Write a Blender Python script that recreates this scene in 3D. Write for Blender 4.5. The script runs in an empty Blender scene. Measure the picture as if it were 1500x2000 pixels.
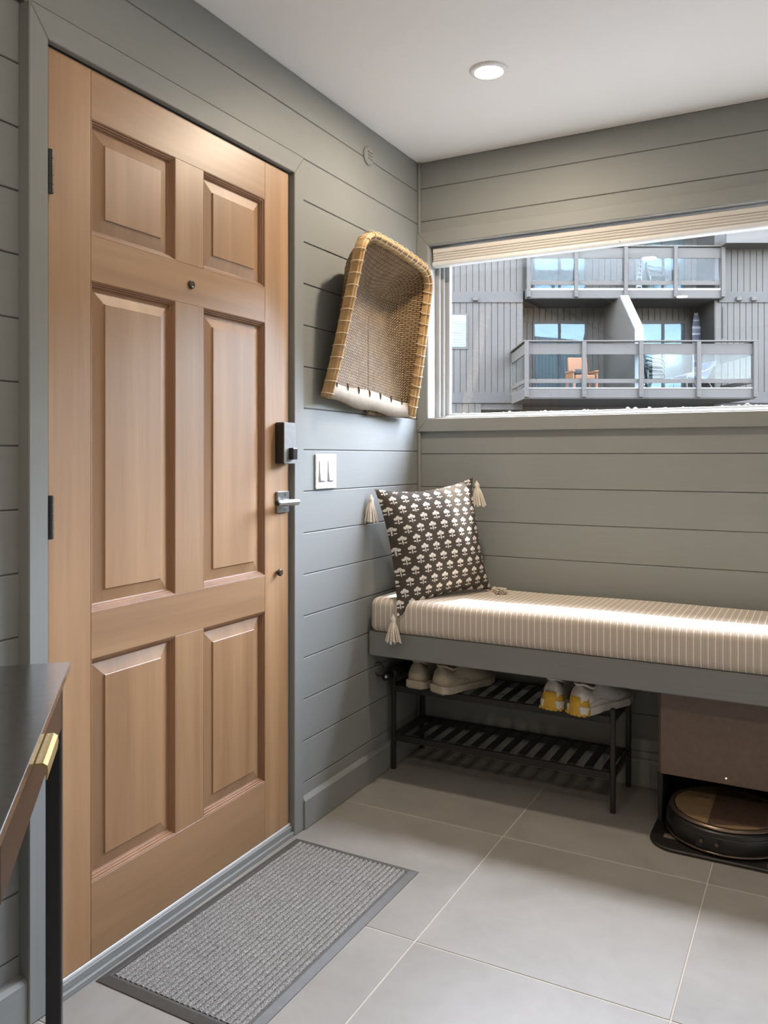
import bpy, bmesh, math, random
from mathutils import Matrix, Vector
random.seed(7)
S = bpy.context.scene
COL = S.collection
PI = math.pi
# ------------------------------------------------------------------ camera
YAW = math.radians(28.1526)
CAMP = Vector((1.465, -3.04, 1.187))
cam = bpy.data.cameras.new('camera'); camo = bpy.data.objects.new('camera', cam); COL.objects.link(camo)
cam.sensor_fit = 'HORIZONTAL'; cam.sensor_width = 36.0; cam.lens = 36.0 * 1594.0 / 1500.0
cam.shift_y = -107.0 / 1500.0; cam.clip_start = 0.02; cam.clip_end = 400
camo.location = CAMP; camo.rotation_euler = (PI / 2, 0, YAW)
S.camera = camo
# ------------------------------------------------------------------ view, world, sun, window daylight
S.view_settings.view_transform = 'Standard'; S.view_settings.look = 'None'
S.view_settings.exposure = 0.52; S.view_settings.gamma = 1.0; S.view_settings.use_curve_mapping = False
SUN_SLOPE = 2.35
SKY_STRENGTH = 8.2
SUN_STRENGTH = 21.0
LAMP_W = 1.2
w = bpy.data.worlds.new('sky'); S.world = w; w.use_nodes = True
wn = w.node_tree; wn.nodes.clear()
sky = wn.nodes.new('ShaderNodeTexSky'); sky.sky_type = 'NISHITA'; sky.sun_disc = False
sky.sun_elevation = math.atan(SUN_SLOPE); sky.sun_rotation = 0.0; sky.altitude = 1500; sky.air_density = 1.0; sky.dust_density = 1.5
bg = wn.nodes.new('ShaderNodeBackground'); bg.inputs[1].default_value = SKY_STRENGTH
wo = wn.nodes.new('ShaderNodeOutputWorld')
hs0 = wn.nodes.new('ShaderNodeHueSaturation'); hs0.inputs['Saturation'].default_value = .45
wn.links.new(sky.outputs[0], hs0.inputs['Color']); wn.links.new(hs0.outputs[0], bg.inputs[0]); wn.links.new(bg.outputs[0], wo.inputs[0])
sl = bpy.data.lights.new('sun', 'SUN'); sl.energy = SUN_STRENGTH; sl.angle = math.radians(2.0); sl.color = (1.0, 0.985, 0.96)
so = bpy.data.objects.new('sun', sl); COL.objects.link(so)
so.rotation_euler = Vector((-0.06, -1.0, -SUN_SLOPE)).to_track_quat('-Z', 'Y').to_euler(); so.location = (1, 6, 14)
pl = bpy.data.lights.new('window_portal', 'AREA'); pl.shape = 'RECTANGLE'; pl.size = 2.2; pl.size_y = 0.74
pl.cycles.is_portal = True
po = bpy.data.objects.new('window_portal', pl); COL.objects.link(po); po.location = (1.13, 0.12, 1.70); po.rotation_euler = (-PI / 2, 0, 0)
S.cycles.use_denoising = True
S.cycles.max_bounces = 10; S.cycles.diffuse_bounces = 6; S.cycles.glossy_bounces = 4; S.cycles.transparent_max_bounces = 12
S.cycles.sample_clamp_indirect = 6.0

# ------------------------------------------------------------------ helpers
W = {}                                   # object name -> world matrix
def mw(o): return W.get(o.name, Matrix.Identity(4)) if o is not None else Matrix.Identity(4)
def box(bm, x0, x1, y0, y1, z0, z1):
    v = [bm.verts.new(p) for p in ((x0,y0,z0),(x1,y0,z0),(x1,y1,z0),(x0,y1,z0),(x0,y0,z1),(x1,y0,z1),(x1,y1,z1),(x0,y1,z1))]
    for f in ((0,3,2,1),(4,5,6,7),(0,1,5,4),(1,2,6,5),(2,3,7,6),(3,0,4,7)): bm.faces.new([v[i] for i in f])
    return bm
def B(*a):
    return box(bmesh.new(), *a)
def loft(bm, rings, closed=True, cap0=True, cap1=True, loop=False):
    R = [[bm.verts.new(p) for p in r] for r in rings]
    n = len(R[0]); m = len(R)
    for i in range(m if loop else m - 1):
        a, b = R[i], R[(i + 1) % m]
        for j in range(n if closed else n - 1):
            k = (j + 1) % n
            try: bm.faces.new((a[j], a[k], b[k], b[j]))
            except ValueError: pass
    if closed and not loop:
        if cap0: bm.faces.new(list(reversed(R[0])))
        if cap1: bm.faces.new(R[-1])
    return R
def tube(bm, pts, r, n=8, loop=False, taper=None):
    pts = [Vector(p) for p in pts]; m = len(pts); rings = []; up = None
    for i, p in enumerate(pts):
        a = pts[(i - 1) % m] if (loop or i > 0) else p
        b = pts[(i + 1) % m] if (loop or i < m - 1) else p
        t = (b - a).normalized()
        if up is None:
            up = Vector((0, 0, 1)) if abs(t.z) < .9 else Vector((1, 0, 0))
        s = t.cross(up).normalized(); up = s.cross(t).normalized()
        rr = r if taper is None else r * taper[i]
        rings.append([p + s * (rr * math.cos(2*PI*k/n)) + up * (rr * math.sin(2*PI*k/n)) for k in range(n)])
    loft(bm, rings, loop=loop)
    return bm
def lathe(bm, prof, n=24, c=(0, 0, 0), axis='z', cap0=True, cap1=True):
    rings = []
    for r, h in prof:
        ring = []
        for k in range(n):
            a = 2 * PI * k / n; x, y = r * math.cos(a), r * math.sin(a)
            p = {'z': (x, y, h), 'x': (h, x, y), 'y': (y, h, x)}[axis]
            ring.append((c[0] + p[0], c[1] + p[1], c[2] + p[2]))
        rings.append(ring)
    loft(bm, rings, cap0=cap0, cap1=cap1)
    return bm
def prism(bm, poly, z0, z1, f=lambda x, y, z: (x, y, z)):
    loft(bm, [[f(x, y, z0) for x, y in poly], [f(x, y, z1) for x, y in poly]])
    return bm
def rrect(x0, x1, y0, y1, r, n=5):
    out = []
    for cx, cy, a0 in ((x1-r, y0+r, -PI/2), (x1-r, y1-r, 0), (x0+r, y1-r, PI/2), (x0+r, y0+r, PI)):
        for k in range(n + 1):
            a = a0 + PI/2*k/n; out.append((cx + r*math.cos(a), cy + r*math.sin(a)))
    return out
def obj(name, bm, mat, parent=None, local=False, bevel=0.0, smooth=False, seg=1, uv=None):
    bmesh.ops.recalc_face_normals(bm, faces=bm.faces)
    me = bpy.data.meshes.new(name)
    org = None
    if parent is not None:
        if not local: bmesh.ops.transform(bm, matrix=mw(parent).inverted(), verts=bm.verts)
    else:
        xs = [v.co for v in bm.verts]
        org = Vector(((min(v.x for v in xs)+max(v.x for v in xs))/2, (min(v.y for v in xs)+max(v.y for v in xs))/2, min(v.z for v in xs)))
        bmesh.ops.translate(bm, verts=bm.verts, vec=-org)
    bm.to_mesh(me); bm.free()
    if smooth:
        for p in me.polygons: p.use_smooth = True
    o = bpy.data.objects.new(name, me); COL.objects.link(o)
    me.materials.append(mat)
    if parent is not None:
        o.parent = parent; W[o.name] = mw(parent).copy()
    else:
        o.location = org; W[o.name] = Matrix.Translation(org)
    if bevel:
        b = o.modifiers.new('bevel', 'BEVEL'); b.width = bevel; b.segments = seg; b.limit_method = 'ANGLE'; b.angle_limit = math.radians(40)
    return o
def shared(name, src, parent, off=(0, 0, 0), rot=None):
    o = src.copy(); o.name = name; COL.objects.link(o); o.parent = parent; o.location = Vector(off)
    if rot: o.rotation_euler = rot
    W[o.name] = mw(parent) @ Matrix.Translation(Vector(off))
    return o
def thing(name, label, cat, loc=(0, 0, 0), rotz=0.0, group=None, mat4=None):
    o = bpy.data.objects.new(name, None); COL.objects.link(o); o.empty_display_size = 0.05
    M = mat4 if mat4 is not None else Matrix.Translation(Vector(loc)) @ Matrix.Rotation(rotz, 4, 'Z')
    o.matrix_world = M; W[o.name] = M.copy()
    return tag(o, label, cat, group)
def tag(o, label, cat, group=None, kind=None):
    o['label'] = label; o['category'] = cat
    if group: o['group'] = group
    if kind: o['kind'] = kind
    return o
def struct(name, bm, mat, label, cat, **k):
    return tag(obj(name, bm, mat, **k), label, cat, kind='structure')

# ------------------------------------------------------------------ material tools
class X:                                   # tiny expression wrapper over shader math nodes
    def __init__(s, nt, sock): s.nt, s.s = nt, sock
    def op(s, o, b=None, c=None):
        n = s.nt.nodes.new('ShaderNodeMath'); n.operation = o
        for i, v in enumerate((s, b, c)):
            if v is None: continue
            if isinstance(v, X): s.nt.links.new(v.s, n.inputs[i])
            else: n.inputs[i].default_value = v
        return X(s.nt, n.outputs[0])
    def __add__(s, b): return s.op('ADD', b)
    def __sub__(s, b): return s.op('SUBTRACT', b)
    def __mul__(s, b): return s.op('MULTIPLY', b)
    def __truediv__(s, b): return s.op('DIVIDE', b)
    def lt(s, b): return s.op('LESS_THAN', b)
    def gt(s, b): return s.op('GREATER_THAN', b)
    def fract(s): return s.op('FRACT')
    def floor(s): return s.op('FLOOR')
    def abs(s): return s.op('ABSOLUTE')
    def mod(s, b): return s.op('FLOORED_MODULO', b)
    def max(s, b): return s.op('MAXIMUM', b)
    def min(s, b): return s.op('MINIMUM', b)
class Mat:
    def __init__(s, name, color=(.5, .5, .5), rough=.5, metal=0.0, spec=.5):
        s.m = bpy.data.materials.new(name); s.m.use_nodes = True; s.nt = s.m.node_tree
        s.b = s.nt.nodes['Principled BSDF']; s.out = s.nt.nodes['Material Output']
        s.b.inputs['Base Color'].default_value = (*color, 1); s.b.inputs['Roughness'].default_value = rough
        s.b.inputs['Metallic'].default_value = metal; s.b.inputs['Specular IOR Level'].default_value = spec
    def new(s, t, **p):
        n = s.nt.nodes.new(t)
        for k, v in p.items(): setattr(n, k, v)
        return n
    def pos(s, scale=(1, 1, 1), kind='Object', rot=(0, 0, 0)):
        if kind == 'World':
            src = s.new('ShaderNodeNewGeometry').outputs['Position']
        else:
            src = s.new('ShaderNodeTexCoord').outputs[kind]
        mp = s.new('ShaderNodeMapping'); mp.inputs['Scale'].default_value = scale; mp.inputs['Rotation'].default_value = rot
        s.nt.links.new(src, mp.inputs['Vector']); return mp.outputs[0]
    def noise(s, vec, scale=5.0, detail=4.0, rough=.55, dist=0.0):
        n = s.new('ShaderNodeTexNoise'); n.inputs['Scale'].default_value = scale; n.inputs['Detail'].default_value = detail
        n.inputs['Roughness'].default_value = rough; n.inputs['Distortion'].default_value = dist
        s.nt.links.new(vec, n.inputs['Vector']); return n.outputs['Fac']
    def ramp(s, fac, stops, interp='LINEAR'):
        n = s.new('ShaderNodeValToRGB'); n.color_ramp.interpolation = interp
        e = n.color_ramp.elements
        while len(e) < len(stops): e.new(.5)
        for el, (p, c) in zip(e, stops): el.position = p; el.color = (*c, 1)
        s.nt.links.new(fac, n.inputs[0]); return n.outputs[0]
    def mix(s, fac, a, b, mode='MIX'):
        n = s.new('ShaderNodeMix', data_type='RGBA', blend_type=mode)
        for i, v in ((0, fac), (6, a), (7, b)):
            if isinstance(v, X): v = v.s
            if isinstance(v, (int, float)): n.inputs[i].default_value = v
            elif isinstance(v, tuple): n.inputs[i].default_value = (*v, 1)
            else: s.nt.links.new(v, n.inputs[i])
        return n.outputs[2]
    def color(s, sock): s.nt.links.new(sock.s if isinstance(sock, X) else sock, s.b.inputs['Base Color']); return s
    def rough(s, sock): s.nt.links.new(sock, s.b.inputs['Roughness']); return s
    def bump(s, h, strength=.2, dist=.002):
        n = s.new('ShaderNodeBump'); n.inputs['Strength'].default_value = strength; n.inputs['Distance'].default_value = dist
        s.nt.links.new(h.s if isinstance(h, X) else h, n.inputs['Height']); s.nt.links.new(n.outputs[0], s.b.inputs['Normal']); return s
    def sep(s, sock):
        n = s.new('ShaderNodeSeparateXYZ'); s.nt.links.new(sock, n.inputs[0]); return [X(s.nt, o) for o in n.outputs]
def simple(name, c, rough=.5, metal=0.0, n=0.0, scale=60, spec=.5):
    M = Mat(name, c, rough, metal, spec)
    f = M.noise(M.pos(), scale, 4)
    k = .10
    M.color(M.ramp(f, [(.3, tuple(v*(1-k) for v in c)), (.7, tuple(min(1, v*(1+k)) for v in c))]))
    if n: M.bump(f, n, .001)
    return M.m
def paint(name, c, axis, rough=.48):
    M = Mat(name, c, rough, spec=.25)
    sc = {'x': (1.5, 60, 60), 'y': (60, 1.5, 60), 'z': (60, 60, 1.5)}[axis]
    f = M.noise(M.pos(sc, 'World'), 3.0, 5, .6)
    g = M.noise(M.pos((1, 1, 1), 'World'), 3.0, 3)
    k = M.mix(.5, M.ramp(f, [(.25, tuple(v*.93 for v in c)), (.75, tuple(v*1.06 for v in c))]), M.ramp(g, [(.3, tuple(v*.95 for v in c)), (.7, tuple(v*1.05 for v in c))]))
    M.color(k); M.bump(f, .16, .0012)
    M.rough(M.ramp(g, [(.3, (rough-.06,)*3), (.7, (rough+.08,)*3)]))
    return M.m
def wood(name, axis, base, dark, light, rough=.42, seed=0.0):
    M = Mat(name, base, rough, spec=.85)
    sc = {'y': (22, 1.1, 22), 'z': (22, 22, 1.1)}[axis]
    v = M.pos(sc, 'World')
    if seed:
        ad = M.new('ShaderNodeVectorMath'); ad.operation = 'ADD'; ad.inputs[1].default_value = (seed, seed*1.7, seed*.6); M.nt.links.new(v, ad.inputs[0]); v = ad.outputs[0]
    oi = M.new('ShaderNodeObjectInfo'); cm = M.new('ShaderNodeCombineXYZ')
    r10 = X(M.nt, oi.outputs['Random']) * 9.0
    for i in range(3): M.nt.links.new(r10.s, cm.inputs[i])
    ad2 = M.new('ShaderNodeVectorMath'); ad2.operation = 'ADD'; M.nt.links.new(v, ad2.inputs[0]); M.nt.links.new(cm.outputs[0], ad2.inputs[1]); v = ad2.outputs[0]
    a = M.noise(v, .55, 3, .5, .6); b = M.noise(v, 3.2, 6, .65, .3)
    c1 = M.ramp(a, [(.30, dark), (.5, base), (.70, light)])
    c2 = M.ramp(b, [(.25, tuple(x*.74 for x in base)), (.5, base), (.8, tuple(x*1.16 for x in base))])
    col = M.mix(.45, c1, c2)
    hs = M.new('ShaderNodeHueSaturation'); M.nt.links.new(col, hs.inputs['Color'])
    M.nt.links.new((X(M.nt, oi.outputs['Random']) * .18 + .91).s, hs.inputs['Value'])
    M.color(hs.outputs[0]); M.bump(b, .06, .0006)
    return M.m
def glass(name, tint=(.97, .98, .98), ior=1.45, boost=1.0, refl=(1, 1, 1)):
    M = Mat(name); nt = M.nt; nt.nodes.remove(M.b)
    t = M.new('ShaderNodeBsdfTransparent'); t.inputs[0].default_value = (*tint, 1)
    g = M.new('ShaderNodeBsdfGlossy'); g.inputs['Roughness'].default_value = 0.0; g.inputs['Color'].default_value = (*refl, 1)
    lw = M.new('ShaderNodeLayerWeight'); lw.inputs[0].default_value = .5
    f0 = ((ior - 1)/(ior + 1))**2
    f = ((X(nt, lw.outputs['Facing']).op('POWER', 5.0) * (1 - f0) + f0) * boost).min(1.0)
    mx = M.new('ShaderNodeMixShader'); nt.links.new(f.s, mx.inputs[0]); nt.links.new(t.outputs[0], mx.inputs[1]); nt.links.new(g.outputs[0], mx.inputs[2])
    nt.links.new(mx.outputs[0], M.out.inputs[0]); return M.m
def emit(name, c, s):
    M = Mat(name, c); M.b.inputs['Emission Color'].default_value = (*c, 1); M.b.inputs['Emission Strength'].default_value = s; return M.m

GREY = (.240, .246, .236)
m_bx = paint('grey_paint_x', GREY, 'x'); m_by = paint('grey_paint_y', GREY, 'y'); m_bz = paint('grey_paint_z', GREY, 'z', .5)
m_core = simple('wall_core', (.15, .153, .147), .8)
m_ceil = Mat('ceiling_paint', (.87, .86, .845), .75)
m_ceil.color(m_ceil.ramp(m_ceil.noise(m_ceil.pos((1, 1, 1), 'World'), 1.2, 2), [(.3, (.855, .845, .83)), (.7, (.88, .87, .855))])); m_ceil = m_ceil.m
m_white = simple('white_vinyl', (.66, .665, .66), .35, scale=4); m_vinyl = simple('frame_vinyl', (.34, .35, .35), .4, scale=4)
m_plaster = simple('plaster', (.62, .61, .58), .7, n=.05)
DW = ((.325, .180, .083), (.235, .122, .053), (.405, .240, .122))
m_woodz = wood('door_wood_vertical', 'z', *DW); m_woody = wood('door_wood_horizontal', 'y', *DW, seed=3.1)
m_mould = wood('door_moulding_wood', 'z', (.25, .118, .048), (.185, .08, .031), (.32, .165, .075), .55)
m_black = simple('black_metal', (.018, .017, .017), .42, .0)
m_blackgl = simple('black_satin', (.022, .021, .022), .3, .3)
m_nickel = simple('satin_nickel', (.42, .43, .44), .28, 1.0)
m_bronze = simple('dark_bronze', (.09, .075, .06), .4, .9)
m_brass = simple('brass', (.72, .56, .26), .33, 1.0)
def tile_mat():
    M = Mat('stone_tile', (.4, .39, .37), .42)
    oi = M.new('ShaderNodeObjectInfo')
    v = M.pos((1, 1, 1), 'World')
    cm = M.new('ShaderNodeCombineXYZ'); r = X(M.nt, oi.outputs['Random']) * 30.0
    for i in range(3): M.nt.links.new(r.s, cm.inputs[i])
    ad = M.new('ShaderNodeVectorMath'); ad.operation = 'ADD'; M.nt.links.new(v, ad.inputs[0]); M.nt.links.new(cm.outputs[0], ad.inputs[1])
    a = M.noise(ad.outputs[0], 3.0, 8, .62, .9); b = M.noise(ad.outputs[0], 16.0, 6, .6, .3)
    c1 = M.ramp(a, [(.30, (.222, .207, .185)), (.48, (.265, .249, .226)), (.56, (.287, .271, .248)), (.72, (.312, .297, .273))])
    c2 = M.ramp(b, [(.3, (.240, .224, .202)), (.7, (.302, .287, .263))])
    M.color(M.mix(.38, c1, c2)); M.bump(b, .05, .001)
    M.rough(M.ramp(a, [(.3, (.36,)*3), (.7, (.5,)*3)])); return M.m
m_tile = tile_mat()
m_grout = simple('grout', (.46, .42, .36), .85, n=.2, scale=200)

# ------------------------------------------------------------------ room shell
H = 2.40; RX = 2.75; RY = -5.0
fl = struct('floor', B(-.16, RX, RY, .012, -.06, -.0012), m_grout, 'grout bed under the large grey floor tiles', 'floor')
xs = [-.012 + .599*k for k in range(6)]; ys = [.012, -.612] + [-.612 - .628*k for k in range(1, 8)]
for i in range(5):
    for j in range(len(ys) - 1):
        x0, x1 = max(xs[i], -.01) + .0017, min(xs[i+1], RX) - .0017
        y0, y1 = max(ys[j+1], RY) + .0017, ys[j] - .0017
        if y1 - y0 < .02: continue
        obj('tile', B(x0, x1, y0, y1, -.012, 0.0), m_tile, fl, bevel=.0012)
ce = struct('ceiling', B(-.16, RX, RY, .16, H, H + .12), m_ceil, 'smooth off-white painted ceiling', 'ceiling')
tag(obj('wall_right', B(RX, RX + .1, RY, .012, 0, H), m_plaster), 'plain light wall on the far right side of the entry', 'wall', kind='structure')
tag(obj('wall_rear', B(-.16, RX + .1, RY - .1, RY, 0, H), m_plaster), 'plain light wall at the back of the entry', 'wall', kind='structure')

# left wall (door wall), x = 0
DY0, DY1, DZ0, DZ1 = -1.830, -.930, .040, 2.074            # door leaf
bm = bmesh.new()
box(bm, -.14, -.0035, -.905, .012, 0, H); box(bm, -.14, -.0235, RY, -1.86, 0, H); box(bm, -.14, -.0035, -1.86, -.905, 2.10, H); box(bm, -.14, -.0035, -1.889, -1.86, 2.135, 2.16); box(bm, -.14, -.0035, RY, -1.86, 2.15, H)
wl = struct('wall_left', bm, m_core, 'grey shiplap wall on the left holding the wooden front door', 'wall')
P = .1338; Z0 = 2.147; g = .0014
seams = [Z0 - P*k for k in range(16)]
def board(name, parent, mat, x0, x1, y0, y1, z0, z1): return obj(name, B(x0, x1, y0, y1, z0, z1), mat, parent, bevel=.0018)
zs = [H, Z0 + P] + seams + [.0]
for k in range(len(zs) - 1):
    zt, zb = zs[k] - g, zs[k+1] + g
    if k < 2:
        board('board', wl, m_by, -.0034, 0.0, RY, -.002, zb, zt)
    else:
        zb2 = max(zb, .02)
        if zt - zb2 < .01: continue
        board('board', wl, m_by, -.0034, 0.0, -.872, -.002, zb2, zt)
        board('board', wl, m_by, -.0234, -.020, RY, -1.874, zb2, zt)
# back wall (window wall), y = 0
WX0, WX1, WZ0, WZ1 = .048, 2.20, 1.345, 2.055
bm = bmesh.new()
box(bm, -.012, RX, .0035, .14, 0, WZ0); box(bm, -.012, RX, .0035, .14, WZ1, H)
box(bm, -.012, WX0 - .004, .0035, .14, WZ0, WZ1); box(bm, WX1 + .004, RX, .0035, .14, WZ0, WZ1)
wb = struct('wall_back', bm, m_core, 'grey shiplap wall with the long window above the bench', 'wall')
up = [H, 2.292, 2.157, 2.095]
for k in range(3): board('board', wb, m_bx, .0, RX, 0.0, .0034, up[k+1] + (g if k < 2 else 0), up[k] - g)
lo = [1.305, 1.200, 1.066, .9315, .797, .6625, .528, .3935, .259, .1245, .02]
for k in range(10): board('board', wb, m_bx, .0, RX, 0.0, .0034, lo[k+1] + (g if k < 9 else 0), lo[k] - (g if k else 0))
# corner bead and window casing
struct('trim_1', bmesh.ops and B(.0, .013, -.013, 0.0, 2.109, H), m_bz, 'thin grey corner bead running up to the ceiling above the window', 'trim', bevel=.003)
struct('trim_2', B(.0, .013, -.013, 0.0, .02, 1.291), m_bz, 'thin grey corner bead running down behind the pillow', 'trim', bevel=.003)
tc = tag(obj('trim_3', prism(bmesh.new(), [(.0, 2.109), (WX0, WZ1), (WX1, WZ1), (WX1 + .05, 2.109)], -.016, .012, lambda x, z, y: (x, y, z)), m_bx, bevel=.002), 'grey painted casing boards framing the window', 'trim', kind='structure')
obj('casing_side', prism(bmesh.new(), [(.0, 1.291), (WX0, WZ0), (WX0, WZ1), (.0, 2.109)], -.016, .012, lambda x, z, y: (x, y, z)), m_bz, tc, bevel=.002)
obj('casing_side', prism(bmesh.new(), [(WX1 + .05, 1.291), (WX1, WZ0), (WX1, WZ1), (WX1 + .05, 2.109)], -.016, .012, lambda x, z, y: (x, y, z)), m_bz, tc, bevel=.002)
obj('casing_bottom', prism(bmesh.new(), [(.0, 1.291), (WX0, WZ0), (WX1, WZ0), (WX1 + .05, 1.291)], -.016, .012, lambda x, z, y: (x, y, z)), m_bx, tc, bevel=.002)
# window unit
bm = bmesh.new()
t = .006
box(bm, WX0 - .004, WX0 + t - .004, -.012, .14, WZ0, WZ1); box(bm, WX1 - t + .004, WX1 + .004, -.012, .14, WZ0, WZ1)
box(bm, WX0, WX1, -.012, .14, WZ0 - .004, WZ0 + t - .004); box(bm, WX0, WX1, -.012, .14, WZ1 - t + .004, WZ1 + .004)
wi = struct('window_1', bm, m_vinyl, 'long white-framed window looking out on the apartment balconies', 'window')
for (d, y0, y1) in ((.018, .060, .074), (.030, .078, .092), (.048, .096, .118)):
    bm = bmesh.new()
    x0, x1, z0, z1 = WX0 + .002, WX1 - .002, WZ0 + .002, WZ1 - .002
    dz = d * .45
    box(bm, x0, x0 + d, y0, y1, z0, z1); box(bm, x1 - d, x1, y0, y1, z0, z1)
    box(bm, x0 + d, x1 - d, y0, y1, z0, z0 + dz); box(bm, x0 + d, x1 - d, y0, y1, z1 - dz, z1)
    obj('window_frame', bm, m_vinyl, wi, bevel=.0015)
m_gl = glass('window_glass')
obj('pane', B(WX0 + .046, WX1 - .046, .104, .108, WZ0 + .02, WZ1 - .02), m_gl, wi)
struct('trim_4', B(-.05, WX1 + .1, .141, .19, 1.30, 1.352), simple('ledge_metal', (.07, .07, .068), .6), 'outer window ledge below the glass', 'ledge', bevel=.003)
# baseboards
m_base = m_by
def bboard(name, y0, y1, x, label):
    bm = prism(bmesh.new(), [(x - .034, 0.001), (x, 0.001), (x, .090), (x - .006, .099), (x - .034, .100)], y0, y1, lambda a, b, c: (a, c, b))
    return struct(name, bm, m_by, label, 'baseboard', bevel=.001)
bboard('baseboard_left', -.868, -.004, .018, 'grey baseboard between the door casing and the shoe rack')
bboard('baseboard_left', RY, -1.876, .006, 'grey baseboard left of the door behind the console table')
bm = prism(bmesh.new(), [(-.016, .001), (.012, .001), (.012, .1), (-.010, .099), (-.016, .09)], .020, RX, lambda a, b, c: (c, a, b))
struct('baseboard_back', bm, m_bx, 'grey baseboard along the window wall under the bench', 'baseboard', bevel=.001)

# ------------------------------------------------------------------ front door
CX = .012
tr = tag(obj('trim_5', prism(bmesh.new(), [(-1.890, 2.141), (-.866, 2.141), (-.918, 2.079), (-1.842, 2.079)], -.012, CX, lambda y, z, x: (x, y, z)), m_by, bevel=.002), 'grey painted casing around the wooden front door', 'trim', kind='structure')
obj('casing_side', prism(bmesh.new(), [(-1.890, .001), (-1.842, .001), (-1.842, 2.079), (-1.890, 2.141)], -.045, CX, lambda y, z, x: (x, y, z)), m_bz, tr, bevel=.002)
obj('casing_side', prism(bmesh.new(), [(-.866, .001), (-.918, .001), (-.918, 2.079), (-.866, 2.141)], -.012, CX, lambda y, z, x: (x, y, z)), m_bz, tr, bevel=.002)
bm = bmesh.new()
box(bm, -.14, -.004, DY0 - .030, DY0 - .003, 0.041, 2.10); box(bm, -.14, -.010, DY1 + .004, DY1 + .026, .041, 2.10)
box(bm, -.14, -.006, DY0 - .003, DY1 + .004, 2.079, 2.10)
obj('jamb', bm, m_bz, tr)
obj('door_stop', B(-.14, -.058, DY0 - .003, DY1 + .004, DZ0, 2.079), m_core, tr)
m_seal = simple('weatherstrip', (.12, .115, .09), .7)
obj('weatherstrip', B(-.058, -.012, DY1 + .0008, DY1 + .004, DZ0 + .002, 2.074), m_seal, tr)
th = struct('trim_6', B(-.14, .010, -1.842, -.918, .0, .014), m_by, 'grey stepped door sill under the wooden door', 'door sill', bevel=.0015)
obj('upper_step', B(-.14, .003, -1.842, -.918, .014, .031), m_by, th, bevel=.0015)
obj('strike_strip', B(-.14, -.003, -1.842, -.918, .031, .0385), m_white, th, bevel=.001)
FX = -.004; BK = -.049
dr = bpy.data.objects.new('door_1', None); COL.objects.link(dr); dr.matrix_world = Matrix.Translation((FX, DY0, DZ0)); W['door_1'] = dr.matrix_world.copy()
tag(dr, 'six-panel warm brown wooden front door with black lock', 'door', kind='structure')
Ya, Yb, Yc, Yd = -1.7125, -1.4355, -1.3276, -1.0507
R1, R2, R3, R4, R5, R6 = 1.9606, 1.6955, 1.5906, .8329, .7250, .2146
gp = .0003
obj('stile', B(BK, FX, DY0, Ya - gp, DZ0, DZ1), m_woodz, dr, bevel=.001)
obj('stile', B(BK, FX, Yd + gp, DY1, DZ0, DZ1), m_woodz, dr, bevel=.001)
for z0, z1 in ((R1, DZ1), (R3, R2), (R5, R4), (DZ0, R6)):
    obj('rail', B(BK, FX, Ya, Yd, z0 + gp, z1 - gp), m_woody, dr, bevel=.0006)
for z0, z1 in ((R2, R1), (R4, R3), (R6, R5)):
    obj('mullion', B(BK, FX, Yb, Yc, z0, z1), m_woodz, dr, bevel=.0006)
def rect_ring(y0, y1, z0, z1, i, x): return [(x, y0+i, z0+i), (x, y1-i, z0+i), (x, y1-i, z1-i), (x, y0+i, z1-i)]
for z0, z1 in ((R2, R1), (R4, R3), (R6, R5)):
    for y0, y1 in ((Ya, Yb), (Yc, Yd)):
        bm = bmesh.new()
        prof = [(0, 0), (.0022, -.0005), (.0035, -.0040), (.0065, -.0045), (.008, -.0085), (.0105, -.0090), (.013, -.0150), (.0155, -.0160)]
        loft(bm, [rect_ring(y0, y1, z0, z1, i, FX + d) for i, d in prof], cap0=False, cap1=False)
        obj('moulding', bm, m_mould, dr)
        bm = bmesh.new()
        prof = [(.0155, -.0161), (.046, -.0088), (.0463, -.0060), (.0475, -.0053)]
        loft(bm, [rect_ring(y0, y1, z0, z1, i, FX + d) for i, d in prof], cap0=False, cap1=True)
        obj('panel', bm, m_woodz, dr)
        obj('panel_back', B(BK + .004, FX - .020, y0, y1, z0, z1), m_woodz, dr)
for zc in (1.800, 1.058, .318):                                # hinges
    hb = obj('hinge', lathe(bmesh.new(), [(.0065, zc - .047), (.0065, zc + .047)], 12, (.0075, DY0 - .0045, 0)), m_black, dr, smooth=False)
    for k in range(5):
        obj('knuckle', lathe(bmesh.new(), [(.0074, zc - .0465 + k*.0187), (.0074, zc - .0465 + k*.0187 + .0165)], 12, (.0075, DY0 - .0045, 0)), m_black, hb)
    obj('leaf', B(-.003, .0015, DY0 - .004, DY0 + .004, zc - .045, zc + .045), m_black, hb)
# lock
LY0, LY1, LZ0, LZ1 = -1.000, -.936, 1.166, 1.294
lk = obj('deadbolt_lock', prism(bmesh.new(), rrect(LY0, LY1, LZ0, LZ1, .007), FX, FX + .030, lambda y, z, x: (x, y, z)), m_black, dr, bevel=.002, seg=2)
obj('face_plate', prism(bmesh.new(), rrect(LY0 + .001, LY1 - .001, LZ0 + .001, LZ1 - .001, .006), FX + .0300, FX + .0335, lambda y, z, x: (x, y, z)), simple('lock_face', (.29, .295, .30), .35, .15), lk, bevel=.0015)  # light grey colour stands in for the metal's bright reflection
obj('thumb_turn', B(FX + .0335, FX + .050, -.976, -.950, 1.180, 1.216), m_blackgl, lk, bevel=.003, seg=2)
hd = obj('lever_handle', prism(bmesh.new(), rrect(-.998, -.936, 1.016, 1.082, .004), FX, FX + .009, lambda y, z, x: (x, y, z)), m_nickel, dr, bevel=.0015)
obj('neck', lathe(bmesh.new(), [(.010, FX + .009), (.010, FX + .046)], 16, (0, -.966, 1.049), 'x'), m_nickel, hd, smooth=True)
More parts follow.
